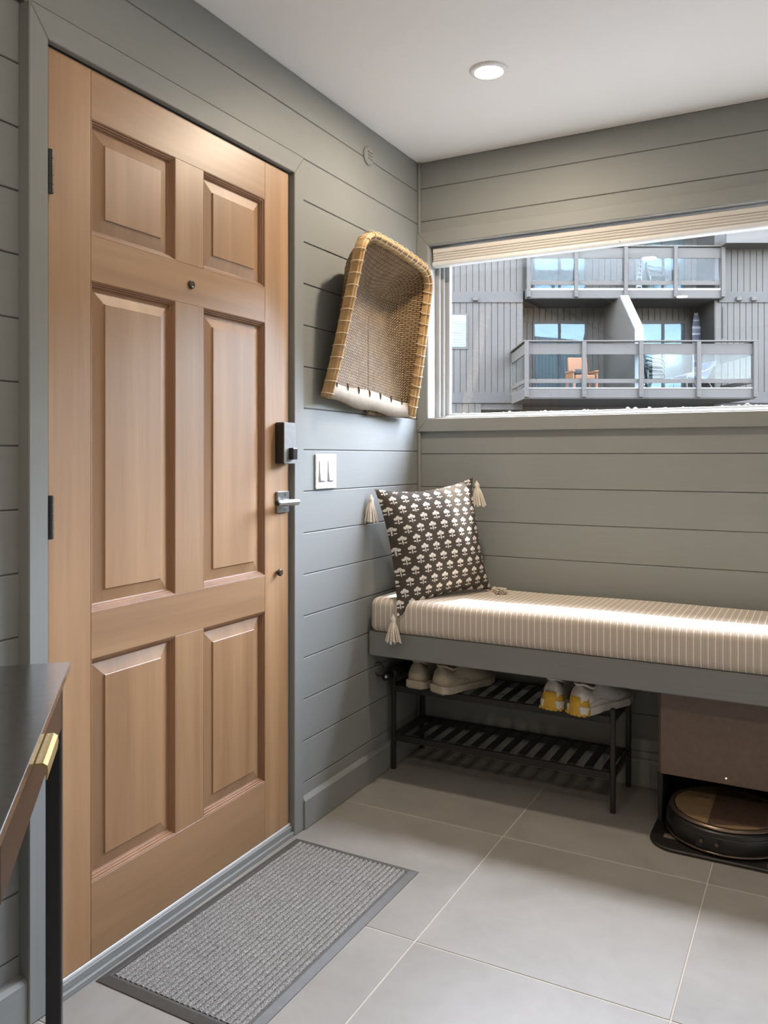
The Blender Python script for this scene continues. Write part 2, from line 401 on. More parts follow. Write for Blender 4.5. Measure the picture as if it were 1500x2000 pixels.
obj('lever', tube(bmesh.new(), [(FX + .046, -1.052, 1.050), (FX + .046, -.945, 1.049)], .0098, 20), m_nickel, hd, bevel=.002)
obj('end_cap', lathe(bmesh.new(), [(.0082, -1.0545), (.0082, -1.052)], 16, (FX + .046, 0, 1.050), 'y'), m_black, hd)
for z in (1.072, 1.026): obj('screw', lathe(bmesh.new(), [(.0032, FX + .009), (.0026, FX + .0102)], 10, (0, -.960, z), 'x'), m_black, hd)
obj('peephole', lathe(bmesh.new(), [(.0115, FX), (.0115, FX + .004), (.008, FX + .006), (.005, FX + .005)], 20, (0, -1.377, 1.6435), 'x'), m_bronze, dr, smooth=False)
obj('small_knob', lathe(bmesh.new(), [(.005, FX), (.005, FX + .006), (.0105, FX + .008), (.0110, FX + .014), (.0085, FX + .017)], 20, (0, -.990, .8345), 'x'), m_bronze, dr)

# ------------------------------------------------------------------ ceiling downlights
m_trimw = simple('downlight_trim', (.84, .83, .81), .45)
m_lens = emit('downlight_lens', (1.0, .93, .84), 9.0)
def downlight(x, y, label, energy=LAMP_W):
    t = thing('recessed_downlight', label, 'ceiling light', (x, y, H - .006), group='recessed ceiling downlights')
    obj('trim_ring', lathe(bmesh.new(), [(.042, H + .001), (.0435, H - .007), (.047, H - .009), (.056, H - .007), (.061, H - .002), (.061, H + .001)], 40, (x, y, 0), cap0=False, cap1=False), m_trimw, t, smooth=True)
    obj('lens', lathe(bmesh.new(), [(.0425, H - .0045), (.041, H - .0068), (.0001, H - .0072)], 32, (x, y, 0), cap0=False, cap1=False), m_lens, t, smooth=True)
    ld = bpy.data.lights.new('downlight_lamp', 'AREA'); ld.shape = 'DISK'; ld.size = .075; ld.energy = energy; ld.color = (1.0, .84, .66); ld.spread = PI
    lo_ = bpy.data.objects.new('downlight_lamp', ld); COL.objects.link(lo_); lo_.parent = t; lo_.location = (0, 0, -.004)
downlight(.548, -.63, 'round recessed ceiling light above the bench end by the door', 10.5)
downlight(.548, -1.86, 'recessed ceiling light in front of the door', LAMP_W)
downlight(1.85, -.63, 'recessed ceiling light over the far bench end', .7)
downlight(1.85, -1.86, 'recessed ceiling light in the middle of the entry', LAMP_W)
downlight(.548, -3.2, 'recessed ceiling light behind the console table', 6.5)
downlight(1.85, -3.2, 'recessed ceiling light near the rear wall', 6.5)

# ------------------------------------------------------------------ wall fittings
sw = thing('light_switch', 'white double rocker switch plate on the grey wall beside the door', 'light switch', (.0, -.7225, 1.08))
m_swp = simple('switch_plastic', (.58, .57, .55), .35)
obj('plate', prism(bmesh.new(), rrect(-.787, -.658, 1.082, 1.198, .005), .0005, .0065, lambda y, z, x: (x, y, z)), m_swp, sw, bevel=.002, seg=2)
for yc in (-.750, -.696):
    fr_ = obj('rocker_frame', B(.0065, .0078, yc - .0185, yc + .0185, 1.106, 1.176), m_swp, sw, bevel=.0008)
    obj('rocker', prism(bmesh.new(), [(.0078, 1.109), (.0135, 1.109), (.0095, 1.141), (.0085, 1.173), (.0078, 1.173)], yc - .0165, yc + .0165, lambda x, z, y: (x, y, z)), m_swp, fr_, bevel=.0008)
vt = thing('round_wall_vent', 'small round grey vent cap on the wall below the ceiling', 'vent', (.0, -.430, 2.257))
obj('disc', lathe(bmesh.new(), [(.034, .0005), (.034, .005), (.030, .009), (.022, .0105), (.0001, .011)], 32, (0, -.430, 2.291), 'x', cap1=False), m_bz, vt, smooth=False)
for dz in (-.012, 0, .012): obj('louver', B(.0105, .0150, -.446, -.414, 2.291 + dz - .002, 2.291 + dz + .002), m_bz, vt, bevel=.001)

# ------------------------------------------------------------------ window shade
m_shade = Mat('shade_fabric', (.62, .59, .55), .8)
v_ = m_shade.sep(m_shade.pos((1, 1, 1), 'World'))
m_shade.bump((v_[2] * 160.0).fract(), .2, .002); m_shade = m_shade.m
sh = thing('cellular_shade', 'beige cellular shade gathered at the top of the window', 'window shade', (1.12, .04, 1.968))
SX0, SX1 = .058, 2.188
obj('headrail', B(SX0, SX1, .012, .052, 2.022, 2.044), m_shade, sh, bevel=.004, seg=2)
for k in range(3):
    z1 = 2.021 - k*.0105
    obj('pleat', prism(bmesh.new(), [(.016, z1 - .0100), (.012, z1 - .005), (.016, z1), (.048, z1), (.052, z1 - .005), (.048, z1 - .0100)], SX0 + .002, SX1 - .002, lambda y, z, x: (x, y, z)), m_shade, sh)
obj('bottom_rail', prism(bmesh.new(), rrect(.010, .054, 1.969, 1.990, .0085, 4), SX0, SX1, lambda y, z, x: (x, y, z)), m_white, sh)
obj('pull_tab', B(.755, .815, .004, .011, 1.972, 1.984), m_white, sh, bevel=.002)

# ------------------------------------------------------------------ bench
bn = thing('wall_bench', 'grey painted wooden bench built in along the window wall', 'bench', (1.36, -.22, .46))
BYF = -.430
obj('front_rail', B(.004, RX - .01, BYF, BYF + .036, .462, .552), m_bx, bn, bevel=.005, seg=2)
obj('seat_board', B(.004, RX - .01, BYF + .036, -.004, .528, .550), m_bx, bn, bevel=.002)
obj('wall_cleat', B(.004, RX - .01, -.034, -.004, .480, .528), m_bx, bn, bevel=.002)
for x in (.004, 1.47, RX - .046): obj('side_cleat', B(x, x + .036, BYF + .036, -.034, .480, .528), m_bx, bn, bevel=.002)
# striped cushion
def stripe_mat():
    M = Mat('striped_fabric', (.5, .45, .4), .9, spec=.2)
    x, y, z = M.sep(M.pos((1, 1, 1), 'World'))
    n = X(M.nt, M.noise(M.pos((1, 1, 1), 'World'), 55, 3)) * .0016
    f = ((x + n) / .0205).fract(); f2 = ((x + n) / .00684).fract()
    fine = M.noise(M.pos((900, 900, 900), 'World'), 1.0, 2)
    base = M.mix(f2.lt(.45), (.50, .42, .335), (.60, .515, .425))
    c = M.mix(f.lt(.20), base, (.86, .81, .74))
    c = M.mix(.22, c, M.ramp(fine, [(.3, (.36, .30, .24)), (.7, (.84, .78, .70))]))
    M.color(c)
    ph = (f - .1).abs()
    M.bump((f.lt(.20) * .8) + (X(M.nt, fine) * .5), .45, .0014); return M.m
m_cush = stripe_mat()
def cushion(name, x0, x1, y0, y1, z0, z1, r, parent=None):
    bm = bmesh.new(); prof = []
    for (cy, cz, a0) in ((y0 + r, z0 + r, PI), (y0 + r, z1 - r, PI), (y1 - r, z1 - r, PI/2), (y1 - r, z0 + r, 0)): pass
    def sec(ins):
        out = []
        for cy, cz, a0 in ((y0 + r, z0 + r, -PI), (y1 - r, z0 + r, -PI/2), (y1 - r, z1 - r, 0), (y0 + r, z1 - r, PI/2)):
            for k in range(7):
                a = a0 + PI/2*k/6; out.append((cy + (r - ins)*math.cos(a) - 0, cz + (r - ins)*math.sin(a)))
        return out
    rings = []
    N = 40
    for i in range(N + 1):
        t = i / N; x = x0 + (x1 - x0)*t
        rings.append([(x, y, z + .0016*math.sin(x*9 + y*12)*(1 if z > (z0+z1)/2 else 0)) for y, z in sec(0)])
    e0 = [[(x0 - d, y, z) for y, z in sec(i)] for d, i in ((.016, .018), (.012, .008), (.006, .002))]
    e1 = [[(x1 + d, y, z) for y, z in sec(i)] for d, i in ((.006, .002), (.012, .008), (.016, .018))]
    loft(bm, e0 + rings + e1)
    return obj(name, bm, m_cush, parent, smooth=True)
cu = tag(cushion('bench_cushion', .034, 2.66, -.446, -.008, .5525, .674, .028), 'long tan and cream striped bench cushion', 'cushion')

# ------------------------------------------------------------------ pillow with tassels
bv = Vector((.232, .32, .035)).normalized(); uv_ = Vector((-.075, .020, .42)); uv_ = (uv_ - bv*uv_.dot(bv)).normalized(); nv = bv.cross(uv_)
pc = Vector((.190, -.258, .874))
PM = Matrix(((bv.x, -nv.x, uv_.x, pc.x), (bv.y, -nv.y, uv_.y, pc.y), (bv.z, -nv.z, uv_.z, pc.z), (0, 0, 0, 1)))
pw = thing('throw_pillow', 'brown pillow printed with white clover sprigs and corner tassels, leaning in the bench corner', 'pillow', mat4=PM)
def clover_mat():
    M = Mat('clover_print', (.1, .08, .06), .92, spec=.15)
    x, y, z = M.sep(M.pos((1, 1, 1), 'Object'))
    nz = X(M.nt, M.noise(M.pos((1, 1, 1), 'Object'), 140, 2)) - .5
    nz2 = X(M.nt, M.noise(M.pos((1, 1, 1), 'Object', (1, 1, 1)), 110, 2)) - .5
    x = x + nz * .0028; z = z + nz2 * .0028
    CW, CH = .0455, .0372
    r = (z / CH + 40.0); row = r.floor(); cy = r.fract() - .5
    cx = ((x / CW + 40.0) + row.mod(2.0) * .5).fract() - .5
    # motif in metres
    px = cx * CW; pz = cy * CH * 1.0
    def circ(a, b, rad):
        dx = px.abs() - a if a else px
        dz = pz - b
        return (dx*dx + dz*dz).lt(rad*rad)
    m1 = circ(0, .0100, .0056); m2 = circ(.0078, .0048, .0054)
    stem = px.abs().lt(.0016) * pz.gt(-.0155) * pz.lt(.006)
    bars = px.abs().gt(.0040) * px.abs().lt(.0118) * pz.gt(-.0118) * pz.lt(-.0074)
    f = m1.max(m2).max(stem).max(bars)
    fine = M.noise(M.pos((700, 700, 700), 'Object'), 1.0, 2)
    dk = M.ramp(fine, [(.3, (.050, .040, .031)), (.7, (.088, .073, .058))])
    lt_ = M.ramp(fine, [(.3, (.60, .55, .49)), (.7, (.74, .70, .64))])
    M.color(M.mix(f, dk, lt_)); M.bump(X(M.nt, fine) * .6 + f * .5, .35, .0012); return M.m
m_clover = clover_mat()
Mb = Mat('striped_back_fabric', (.2, .16, .12), .9, spec=.15)
xb, yb, zb_ = Mb.sep(Mb.pos((1, 1, 1), 'Object'))
Mb.color(Mb.mix(((zb_ / .026).fract().lt(.07)).max(((zb_ / .026 + .16).fract()).lt(.07)), (.235, .18, .13), (.03, .025, .02))); m_back = Mb.m
hw, hh = .212, .219
def pillow_side(sign, depth, name, mat):
    n = 30; bm = bmesh.new(); V = []
    for i in range(n + 1):
        row = []
        for j in range(n + 1):
            u = -1 + 2*i/n; v = -1 + 2*j/n
            px = u*hw*(1 - .12*(1 - v*v)*(abs(u)**1.5)); pz = v*hh*(1 - .13*(1 - u*u)*(abs(v)**1.5))
            d = depth*((1 - u*u)*(1 - v*v))**.62
            d += .004*math.sin(7*u + 3*v)*(1-u*u)*(1-v*v)
            wc = ((1 - u)/2)**2.2*((1 - v)/2)**2.2; pz -= .030*wc; px -= .012*wc
            row.append(bm.verts.new((px, sign*d - .052*wc, pz)))
        V.append(row)
    for i in range(n):
        for j in range(n): bm.faces.new((V[i][j], V[i+1][j], V[i+1][j+1], V[i][j+1]))
    return obj(name, bm, mat, pw, local=True, smooth=True)
pillow_side(-1, .098, 'front_panel', m_clover)
pillow_side(1, .060, 'back_panel', m_back)
m_tas = simple('tassel_cotton', (.70, .63, .54), .95, n=.4, scale=300)
def tassel(top, direction, length, spread=1.0):
    top = Vector(top); d = Vector(direction).normalized()
    s = d.cross(Vector((0.3, 1, .2))).normalized(); q = s.cross(d)
    def ringp(h, r, n=14): return [top + d*h + s*(r*math.cos(2*PI*k/n)) + q*(r*math.sin(2*PI*k/n)) for k in range(n)]
    bm = bmesh.new()
    loft(bm, [ringp(h*length, r) for h, r in ((0, .003), (.06, .003), (.10, .0075), (.17, .0100), (.24, .0095), (.27, .0085), (.30, .0088))])
    t_ = obj('tassel', bm, m_tas, pw, smooth=True)
    obj('tassel_band', (lambda b: (loft(b, [ringp(h*length, r) for h, r in ((.255, .0080), (.262, .0098), (.30, .0098), (.307, .0080))]), b)[1])(bmesh.new()), m_tas, t_)
    bm = bmesh.new(); nst = 34
    for k in range(nst):
        a = k*2.399963; rr = math.sqrt((k + .5)/nst)
        jit = random.uniform(.92, 1.06); pts = []
        for h in (.28, .5, .75, 1.0):
            r = rr*(.0080 + .0205*spread*((h - .28)/.72)**.8)
            hh_ = h if h < 1 else h*jit
            pts.append(top + d*(hh_*length) + s*(r*math.cos(a + h*.2)) + q*(r*math.sin(a + h*.2)))
        tube(bm, pts, .0024, 5)
    obj('fringe', bm, m_tas, t_)['kind'] = 'stuff'
def PL(u, v, off=0): return PM @ Vector((u*hw, off, v*hh))
tassel(PL(-1, 1) + Vector((-.006, -.014, -.020)), (-.02, 0, -1), .100)
tassel(PL(1, 1) + Vector((.020, -.010, -.012)), (.12, -.05, -1), .098)
tassel(Vector((.126, -.468, .628)), (.02, -.02, -1), .098)
tassel(PL(1, -1) + Vector((.004, .0, .010)), (.62, -.55, -.14), .085, 1.0)

# ------------------------------------------------------------------ woven basket on the wall
def basket():
    t = thing('woven_basket', 'tan woven scoop basket with bamboo rim hanging on the grey wall', 'basket', (0.001, -.46, 1.35))
    yc = -.462
    # outline of the rim: bottom-left -> up -> over the top -> bottom-right;  (y, z, x)
    zb, ztop = 1.362, 1.913
    path = []
    def side(zz, sgn):
        f = (zz - zb)/(ztop - zb)
        hwid = .309 - .052*f
        return yc + sgn*hwid
    rc = .085
    zs_ = [zb + (ztop - rc - zb)*k/22 for k in range(23)]
    for z in zs_: path.append((side(z, -1), z))
    hwt = abs(side(ztop - rc, -1) - yc)
    for k in range(1, 10):
        a = PI - PI/2*k/10; path.append((yc - hwt + rc + rc*math.cos(a), ztop - rc + rc*math.sin(a)))
    for k in range(0, 15): path.append((yc + (hwt - rc)*(-1 + 2*k/14), ztop + .006*math.sin(PI*k/14)))
    for k in range(1, 10):
        a = PI/2 - PI/2*k/10; path.append((yc + hwt - rc + rc*math.cos(a), ztop - rc + rc*math.sin(a)))
    for z in reversed(zs_): path.append((side(z, 1), z))
    def rx(z):
        f = max(0, min(1, (z - zb)/(ztop - zb))); return .034 + .112*(f**.85)
    path3 = [Vector((rx(z), y, z + (-.020*(y - yc)/.3))) for y, z in path]
    n = len(path3); NV = 26
    def spine(p):
        return Vector((0, yc + .012*0, min(p.z, 1.70)))
    bm = bmesh.new(); rows = []
    uvl = bm.loops.layers.uv.new('UVMap'); uvals = {}
    arc = 0
    for i, p in enumerate(path3):
        if i: arc += (p - path3[i-1]).length
        sp = spine(p); row = []
        dist = ((sp.y - p.y)**2 + (sp.z - p.z)**2)**.5
        depth = p.x - .012
        for k in range(NV + 1):
            v = k/NV
            # wall of the basket drops from the rim to the floor within about 'reach'
            reach = min(.62, (.055 + depth*1.05)/max(dist, .05))
            q_ = min(1.0, v/reach)
            drop = math.sin(q_*PI/2)**.85
            inx = v*(.55 + .45*q_) if v < reach else v
            y = p.y + (sp.y - p.y)*inx; z = p.z + (sp.z - p.z)*inx
            x = p.x - depth*drop
            x += .0015*math.sin(i*3.1 + k*1.3)*(1 - v)
            vt_ = bm.verts.new((max(x, .004), y, z)); row.append(vt_); uvals[vt_] = (arc, v*dist)
        rows.append(row)
    for i in range(n - 1):
        for k in range(NV):
            try:
                f = bm.faces.new((rows[i][k], rows[i+1][k], rows[i+1][k+1], rows[i][k+1]))
                for l in f.loops: l[uvl].uv = uvals[l.vert]
            except ValueError: pass
    bmesh.ops.remove_doubles(bm, verts=bm.verts, dist=.0012)
    M = Mat('woven_cane', (.5, .36, .2), .6, spec=.3)
    tc_ = M.new('ShaderNodeTexCoord')
    def brick(vec, sx, sy, bw, rh):
        mp = M.new('ShaderNodeMapping'); M.nt.links.new(vec, mp.inputs[0]); mp.inputs['Rotation'].default_value = sx; mp.inputs['Scale'].default_value = sy
        b = M.new('ShaderNodeTexBrick'); M.nt.links.new(mp.outputs[0], b.inputs['Vector'])
        b.inputs['Scale'].default_value = 1.0; b.inputs['Brick Width'].default_value = bw; b.inputs['Row Height'].default_value = rh
        b.inputs['Mortar Size'].default_value = .0021; b.inputs['Mortar Smooth'].default_value = .6; b.inputs['Bias'].default_value = 0
        b.inputs['Color1'].default_value = (.36, .235, .11, 1); b.inputs['Color2'].default_value = (.245, .145, .058, 1); b.inputs['Mortar'].default_value = (.032, .016, .007, 1)
        return b
    b1 = brick(tc_.outputs['UV'], (0, 0, PI/2), (1, 1, 1), .024, .0078)
    b2 = brick(tc_.outputs['Object'], (0, PI/2, 0), (1, 1, 1), .0130, .0078)
    # diagonal weave on the flat floor of the basket: bricks in the y-z plane turned 45 degrees
    cmb = M.new('ShaderNodeCombineXYZ'); sx_, sy_, sz_ = M.sep(tc_.outputs['Object'])
    M.nt.links.new(((sy_ + sz_) * .7071).s, cmb.inputs[0]); M.nt.links.new(((sz_ - sy_) * .7071).s, cmb.inputs[1])
    b2.inputs['Vector'].is_linked and M.nt.links.remove(b2.inputs['Vector'].links[0]); M.nt.links.new(cmb.outputs[0], b2.inputs['Vector'])
    floor_f = sx_.lt(.040) * sz_.lt(.43)
    nz = M.noise(M.pos((1, 1, 1), 'Object'), 14, 3)
    c = M.mix(floor_f, b1.outputs['Color'], b2.outputs['Color'])
    c = M.mix(M.ramp(nz, [(.35, (0, 0, 0)), (.7, (.55, .55, .55))]), c, M.mix(.28, c, (.44, .33, .20)))
    M.color(c)
    h = (X(M.nt, b1.outputs['Fac']) * -1.0 + 1.0) * (floor_f * -1.0 + 1.0) + (X(M.nt, b2.outputs['Fac']) * -1.0 + 1.0) * floor_f
    M.bump(h, 1.0, .005)
    so_ = None
    o = obj('woven_body', bm, M.m, t, smooth=True)
    s_ = o.modifiers.new('thick', 'SOLIDIFY'); s_.thickness = .006; s_.offset = -1
    # rim: an inner and an outer split-bamboo band
    m_bam = Mat('bamboo', (.46, .29, .13), .45)
    fz = m_bam.noise(m_bam.pos((30, 30, 30)), 1.0, 4)
    m_bam.color(m_bam.ramp(fz, [(.3, (.36, .215, .09)), (.6, (.50, .33, .16)), (.8, (.60, .43, .24))])); m_bam = m_bam.m
    m_lash = simple('cane_lashing', (.62, .52, .37), .6)
    def band(off, wid, thk, name, r0):
        rings = []
        for i, p in enumerate(path3):
            a = path3[max(0, i-1)]; b = path3[min(n-1, i+1)]
            tg = (b - a); tg.normalize()
            nrm = Vector((0, -tg.z, tg.y)); nrm.normalize()        # outward in the wall plane (left side: -y)
            if (p + nrm - Vector((p.x, yc, 1.6))).length < (p - nrm - Vector((p.x, yc, 1.6))).length: nrm = -nrm
            cx_ = Vector((1, 0, 0)); cx_ = (cx_ - tg*cx_.dot(tg)).normalized()
            c_ = p + nrm*off + cx_*(r0)
            pr = rrect(-thk, thk, -wid, wid*.6, thk*.8, 2)
            rings.append([c_ + nrm*u_ + cx_*v_ for u_, v_ in pr])
        bm = bmesh.new(); loft(bm, rings)
        return obj(name, bm, m_bam, t, smooth=True)
    band(.006, .021, .0055, 'outer_rim', .004)
    band(-.009, .016, .0050, 'inner_rim', .004)
    tube_path = []
    for i, p in enumerate(path3):
        tube_path.append(p + Vector((.016, 0, 0)))
    obj('rim_cap', tube(bmesh.new(), tube_path, .0065, 8), m_bam, t, smooth=True)
    # lashings every few centimetres
    acc = 0; last = path3[0]; nxt = .015
    for i in range(1, n):
        seg = path3[i] - path3[i-1]; L = seg.length; s0 = acc; acc += L
        while nxt < acc:
            f = (nxt - s0)/L; p = path3[i-1].lerp(path3[i], f); tg = seg.normalized()
            nrm = Vector((0, -tg.z, tg.y)).normalized()
            cx_ = Vector((1, 0, 0)); cx_ = (cx_ - tg*cx_.dot(tg)).normalized()
            c_ = p + cx_*.003
            pts = [c_ + nrm*(.0185*math.cos(a)) + cx_*(.0225*math.sin(a) - .002) + tg*(.004*math.sin(a)) for a in [2*PI*k/14 for k in range(14)]]
            obj('lashing', tube(bmesh.new(), pts, .0014, 5, loop=True), m_lash, t)
            nxt += .040
    # hide strip with stitches along the bottom lip
    m_hide = simple('pale_hide', (.29, .235, .175), .75, n=.2, scale=40)
    bm = bmesh.new(); V = []
    a0, a1 = path3[0], path3[-1]; NX = 20
    for k in range(NX + 1):
        f = k/NX; y = a0.y + .010 + (a1.y - a0.y - .020)*f; zmid = a0.z + (a1.z - a0.z)*f
        bow = .010*math.sin(f*PI*1.0) ; x = .038 - .012*math.sin(PI*f)
        V.append([bm.verts.new((x, y, zmid + .060 - .006*math.sin(f*9))), bm.verts.new((x + .003, y, zmid + .030)), bm.verts.new((x, y, zmid - .002 - bow*.6 + .004*math.sin(f*14)))])
    for k in range(NX):
        for j in range(2): bm.faces.new((V[k][j], V[k+1][j], V[k+1][j+1], V[k][j+1]))
    hs = obj('hide_strip', bm, m_hide, t, smooth=True); md = hs.modifiers.new('thick', 'SOLIDIFY'); md.thickness = .004; md.offset = 0
    m_st = simple('dark_thread', (.05, .035, .025), .8)
    for k in range(7):
        f = .10 + .13*k; y = a0.y + (a1.y - a0.y)*f; z = a0.z + (a1.z - a0.z)*f + .056; x = .0405 - .012*math.sin(PI*f)
        obj('stitch', tube(bmesh.new(), [(x, y, z + .011), (x + .003, y + .001, z), (x, y + .002, z - .014)], .0026, 6), m_st, t)
basket()

# ------------------------------------------------------------------ shoe rack
RX0, RX1, RYF, RYB = .022, .862, -.288, -.022
rk = thing('shoe_rack', 'black two-tier slatted metal shoe rack under the bench', 'shoe rack', ((RX0 + RX1)/2, (RYF + RYB)/2, 0))
q = .016
for x in (RX0, RX1 - q):
    for y in (RYF, RYB - q): obj('post', B(x, x + q, y, y + q, 0, .349), m_black, rk, bevel=.002)
for zt in (.322, .134):
    for y in (RYF + .001, RYB - q + .001): obj('shelf_rail', B(RX0 + q, RX1 - q, y, y + q - .002, zt - .024, zt), m_black, rk, bevel=.0015)
    for x in (RX0 + .001, RX1 - q + .001): obj('end_rail', B(x, x + q - .002, RYF + q, RYB - q, zt - .020, zt), m_black, rk, bevel=.0015)
    src = None
    for k in range(14):
        xc = RX0 + q + .018 + k*(RX1 - RX0 - 2*q - .036)/13
        if src is None:
            src = obj('slat', B(xc - .014, xc + .014, RYF + q - .002, RYB - q + .002, zt - .001, zt + .005), m_black, rk, bevel=.001); x00 = xc
        else: shared('slat', src, rk, (xc - x00, 0, 0))
SH = .3272
# ------------------------------------------------------------------ shoes
def shoe(name, label, x, y, rot, mats, L=.285, wd=.047, heel=None, group=None, htop=.098):
    t = thing(name, label, 'shoe', (x, y, SH), rot, group)
    m_up, m_so, m_in, m_lace, m_heel = mats
    def width(s):   # heel at s=0, toe at s=1
        pts = ((0, .55), (.06, .78), (.18, .86), (.40, .80), (.62, .96), (.80, 1.0), (.92, .78), (.98, .45), (1, .2))
        for (a, wa), (b, wb_) in zip(pts, pts[1:]):
            if s <= b: return wd*(wa + (wb_ - wa)*(s - a)/(b - a))
        return wd*.2
    def top(s):
        pts = ((0, htop), (.08, htop), (.22, htop*.80), (.34, htop*.98), (.42, htop*1.02), (.60, .074), (.80, .058), (.92, .048), (1, .034))
        for (a, wa), (b, wb_) in zip(pts, pts[1:]):
            if s <= b: return wa + (wb_ - wa)*(s - a)/(b - a)
        return .034
    NS = 26; rings = []
    for i in range(NS + 1):
        s = i/NS; w_ = width(s); h = top(s); yy = L*s; ring = []
        z0 = .024
        for k in range(13):
            a = PI*k/12
            sx = -math.cos(a); sz = math.sin(a)**(.55 if s < .45 else .75)
            pinch = 1 - (.30 if s < .45 else .12)*(math.sin(a))
            ring.append((sx*w_*pinch, yy + (.010*math.sin(a) if s < .04 else 0), z0 + (h - z0)*sz))
        rings.append(ring)
    bm = bmesh.new(); loft(bm, rings)
    obj('upper', bm, m_up, t, local=True, smooth=True)
    outl = [(width(s)*1.09 + .002, L*s) for s in [i/24 for i in range(25)]]
    poly = [(-a, b) for a, b in outl] + [(a, b) for a, b in reversed(outl)]
    poly = [(a, -.006 + b*1.035) for a, b in poly]
    def lift(x_, y_, z_): return (x_, y_, z_ + .012*max(0, (y_/L - .82)/.18)**2 + (.006*max(0, (.1 - y_/L)/.1) if z_ > .01 else .004*max(0, (.06 - y_/L)/.06)))
    so2 = obj('sole', prism(bmesh.new(), poly, 0, .027, lift), m_so, t, local=True, bevel=.004, seg=2)
    for k in range(7):
        yy = L*(.04 + .14*k); obj('tread', B(-width(min(.99, .04+.14*k))*.9, width(min(.99, .04+.14*k))*.9, yy - .008, yy + .008, -.0002, .006), m_so, so2, local=True)
    # collar opening
    ring = [(.62*width(.2)*math.cos(a), L*(.20 + .155*math.sin(a)), top(.2 + .155*math.sin(a))*.985 + .004) for a in [2*PI*k/20 for k in range(20)]]
    bm = bmesh.new(); loft(bm, [ring, [(x_*.75, .9*(y_ - L*.2) + L*.2, z_ - .03) for x_, y_, z_ in ring]], cap0=False)
    obj('opening', bm, m_in, t, local=True, smooth=True)
    tube_ring = [(x_*1.06, (y_ - L*.2)*1.05 + L*.2, z_) for x_, y_, z_ in ring]
    obj('collar', tube(bmesh.new(), tube_ring, .0048, 6, loop=True), m_up, t, local=True, smooth=True)
    tg = obj('tongue', prism(bmesh.new(), rrect(-.020, .020, L*.33, L*.56, .008), .0, .006, lambda x_, y_, z_: (x_, y_, top(y_/L)*.99 + .004 + z_)), m_up, t, local=True, bevel=.002)
    for k in range(5):
        s = .40 + .05*k; z = top(s) + .007
        obj('lace', tube(bmesh.new(), [(-width(s)*.55, L*s, z - .012), (-.010, L*(s + .008), z + .002), (.010, L*(s + .008), z + .002), (width(s)*.55, L*s, z - .012)], .0026, 6), m_lace, t, local=True)
    if m_heel is not None:
        pts = []
        for z, g_ in ((.0005, 1.0), (.02, 1.0), (.042, .86), (.062, .70)):
            ring = []
            for k in range(11):
                u = -1 + 2*k/10; wv = wd*.97*g_
                ring.append((u*wv, -.0135 + .034*abs(u)**2.6 + z*.10, z))
            pts.append(ring)
        bm = bmesh.new(); loft(bm, pts, closed=False)
        o = obj('heel_patch', bm, m_heel, t, local=True, smooth=True); md = o.modifiers.new('thick', 'SOLIDIFY'); md.thickness = .006; md.offset = -1
        o['label'] = 'mustard yellow heel patch'
        for k in range(6): obj('heel_lug', B(-wd*.85 + k*wd*.31, -wd*.85 + k*wd*.31 + .008, -.014 + .02*abs(-.85 + .31*k + .08)**2.6, .004, -.0002, .008), m_heel, t, local=True, bevel=.001)
    # side panel seams
    for sg in (-1, 1):
        pts = []
        for k in range(9):
            s = .10 + .75*k/8; pts.append((sg*(width(s)*1.0 + .0015), L*s, .036 + .012*math.sin(k*.9)))
        obj('seam', tube(bmesh.new(), pts, .0012, 5), m_lace, t, local=True)
    return t
m_beige = simple('beige_suede', (.46, .40, .30), .9, n=.25, scale=150); m_bsole = simple('beige_sole', (.47, .41, .32), .7)
m_bdark = simple('beige_lining', (.16, .14, .11), .9); m_wup = simple('white_leather', (.70, .67, .62), .5, n=.1); m_wsole = simple('white_sole', (.66, .62, .55), .6)
m_wpanel = simple('white_lace', (.60, .57, .52), .8); m_yel = simple('mustard_rubber', (.62, .38, .045), .7, n=.2)
bs = (m_beige, m_bsole, m_bdark, m_beige, None); ws = (m_wup, m_wsole, m_bdark, m_wpanel, m_yel)
shoe('sneaker', 'beige suede shoe at the left end of the rack, heel forward', .135, -.318, math.radians(-4), bs, group='pair of beige shoes on the rack')
shoe('sneaker', 'beige suede shoe toe angled away, right one of the beige pair', .235, -.335, math.radians(-22), bs, group='pair of beige shoes on the rack')
shoe('sneaker', 'white sneaker with mustard heel, left one of the white pair', .652, -.318, math.radians(-5), ws, group='pair of white sneakers on the rack')
shoe('sneaker', 'white sneaker with mustard heel, right one of the white pair', .742, -.335, math.radians(-24), ws, group='pair of white sneakers on the rack')
# black folded umbrella with a wrist loop, lying on the rack posts
um = thing('folded_umbrella', 'slim black folded umbrella with wrist loop lying on the end of the rack', 'umbrella', (.040, -.2, .350))
obj('sleeve', tube(bmesh.new(), [(.040, -.325, .371), (.040, -.30, .371), (.040, -.10, .371), (.040, -.045, .370)], .0215, 12, taper=[.75, 1, .95, .5]), simple('black_nylon', (.012, .012, .013), .6), um, smooth=True)
obj('handle', tube(bmesh.new(), [(.040, -.372, .372), (.040, -.360, .372), (.040, -.325, .371)], .0165, 12, taper=[.8, 1, 1]), m_blackgl, um, smooth=True)
obj('button', lathe(bmesh.new(), [(.0045, -.3745), (.0045, -.3715)], 10, (.046, 0, .374), 'y'), m_white, um)
obj('wrist_loop', tube(bmesh.new(), [(.040, -.370, .372)] + [(.014 + .0 + .018*math.cos(a), -.368, .398 + .026*math.sin(a)) for a in [-1.2 - 4.6*k/14 for k in range(15)]] + [(.040, -.366, .384)], .0022, 6), m_black, um, smooth=True)

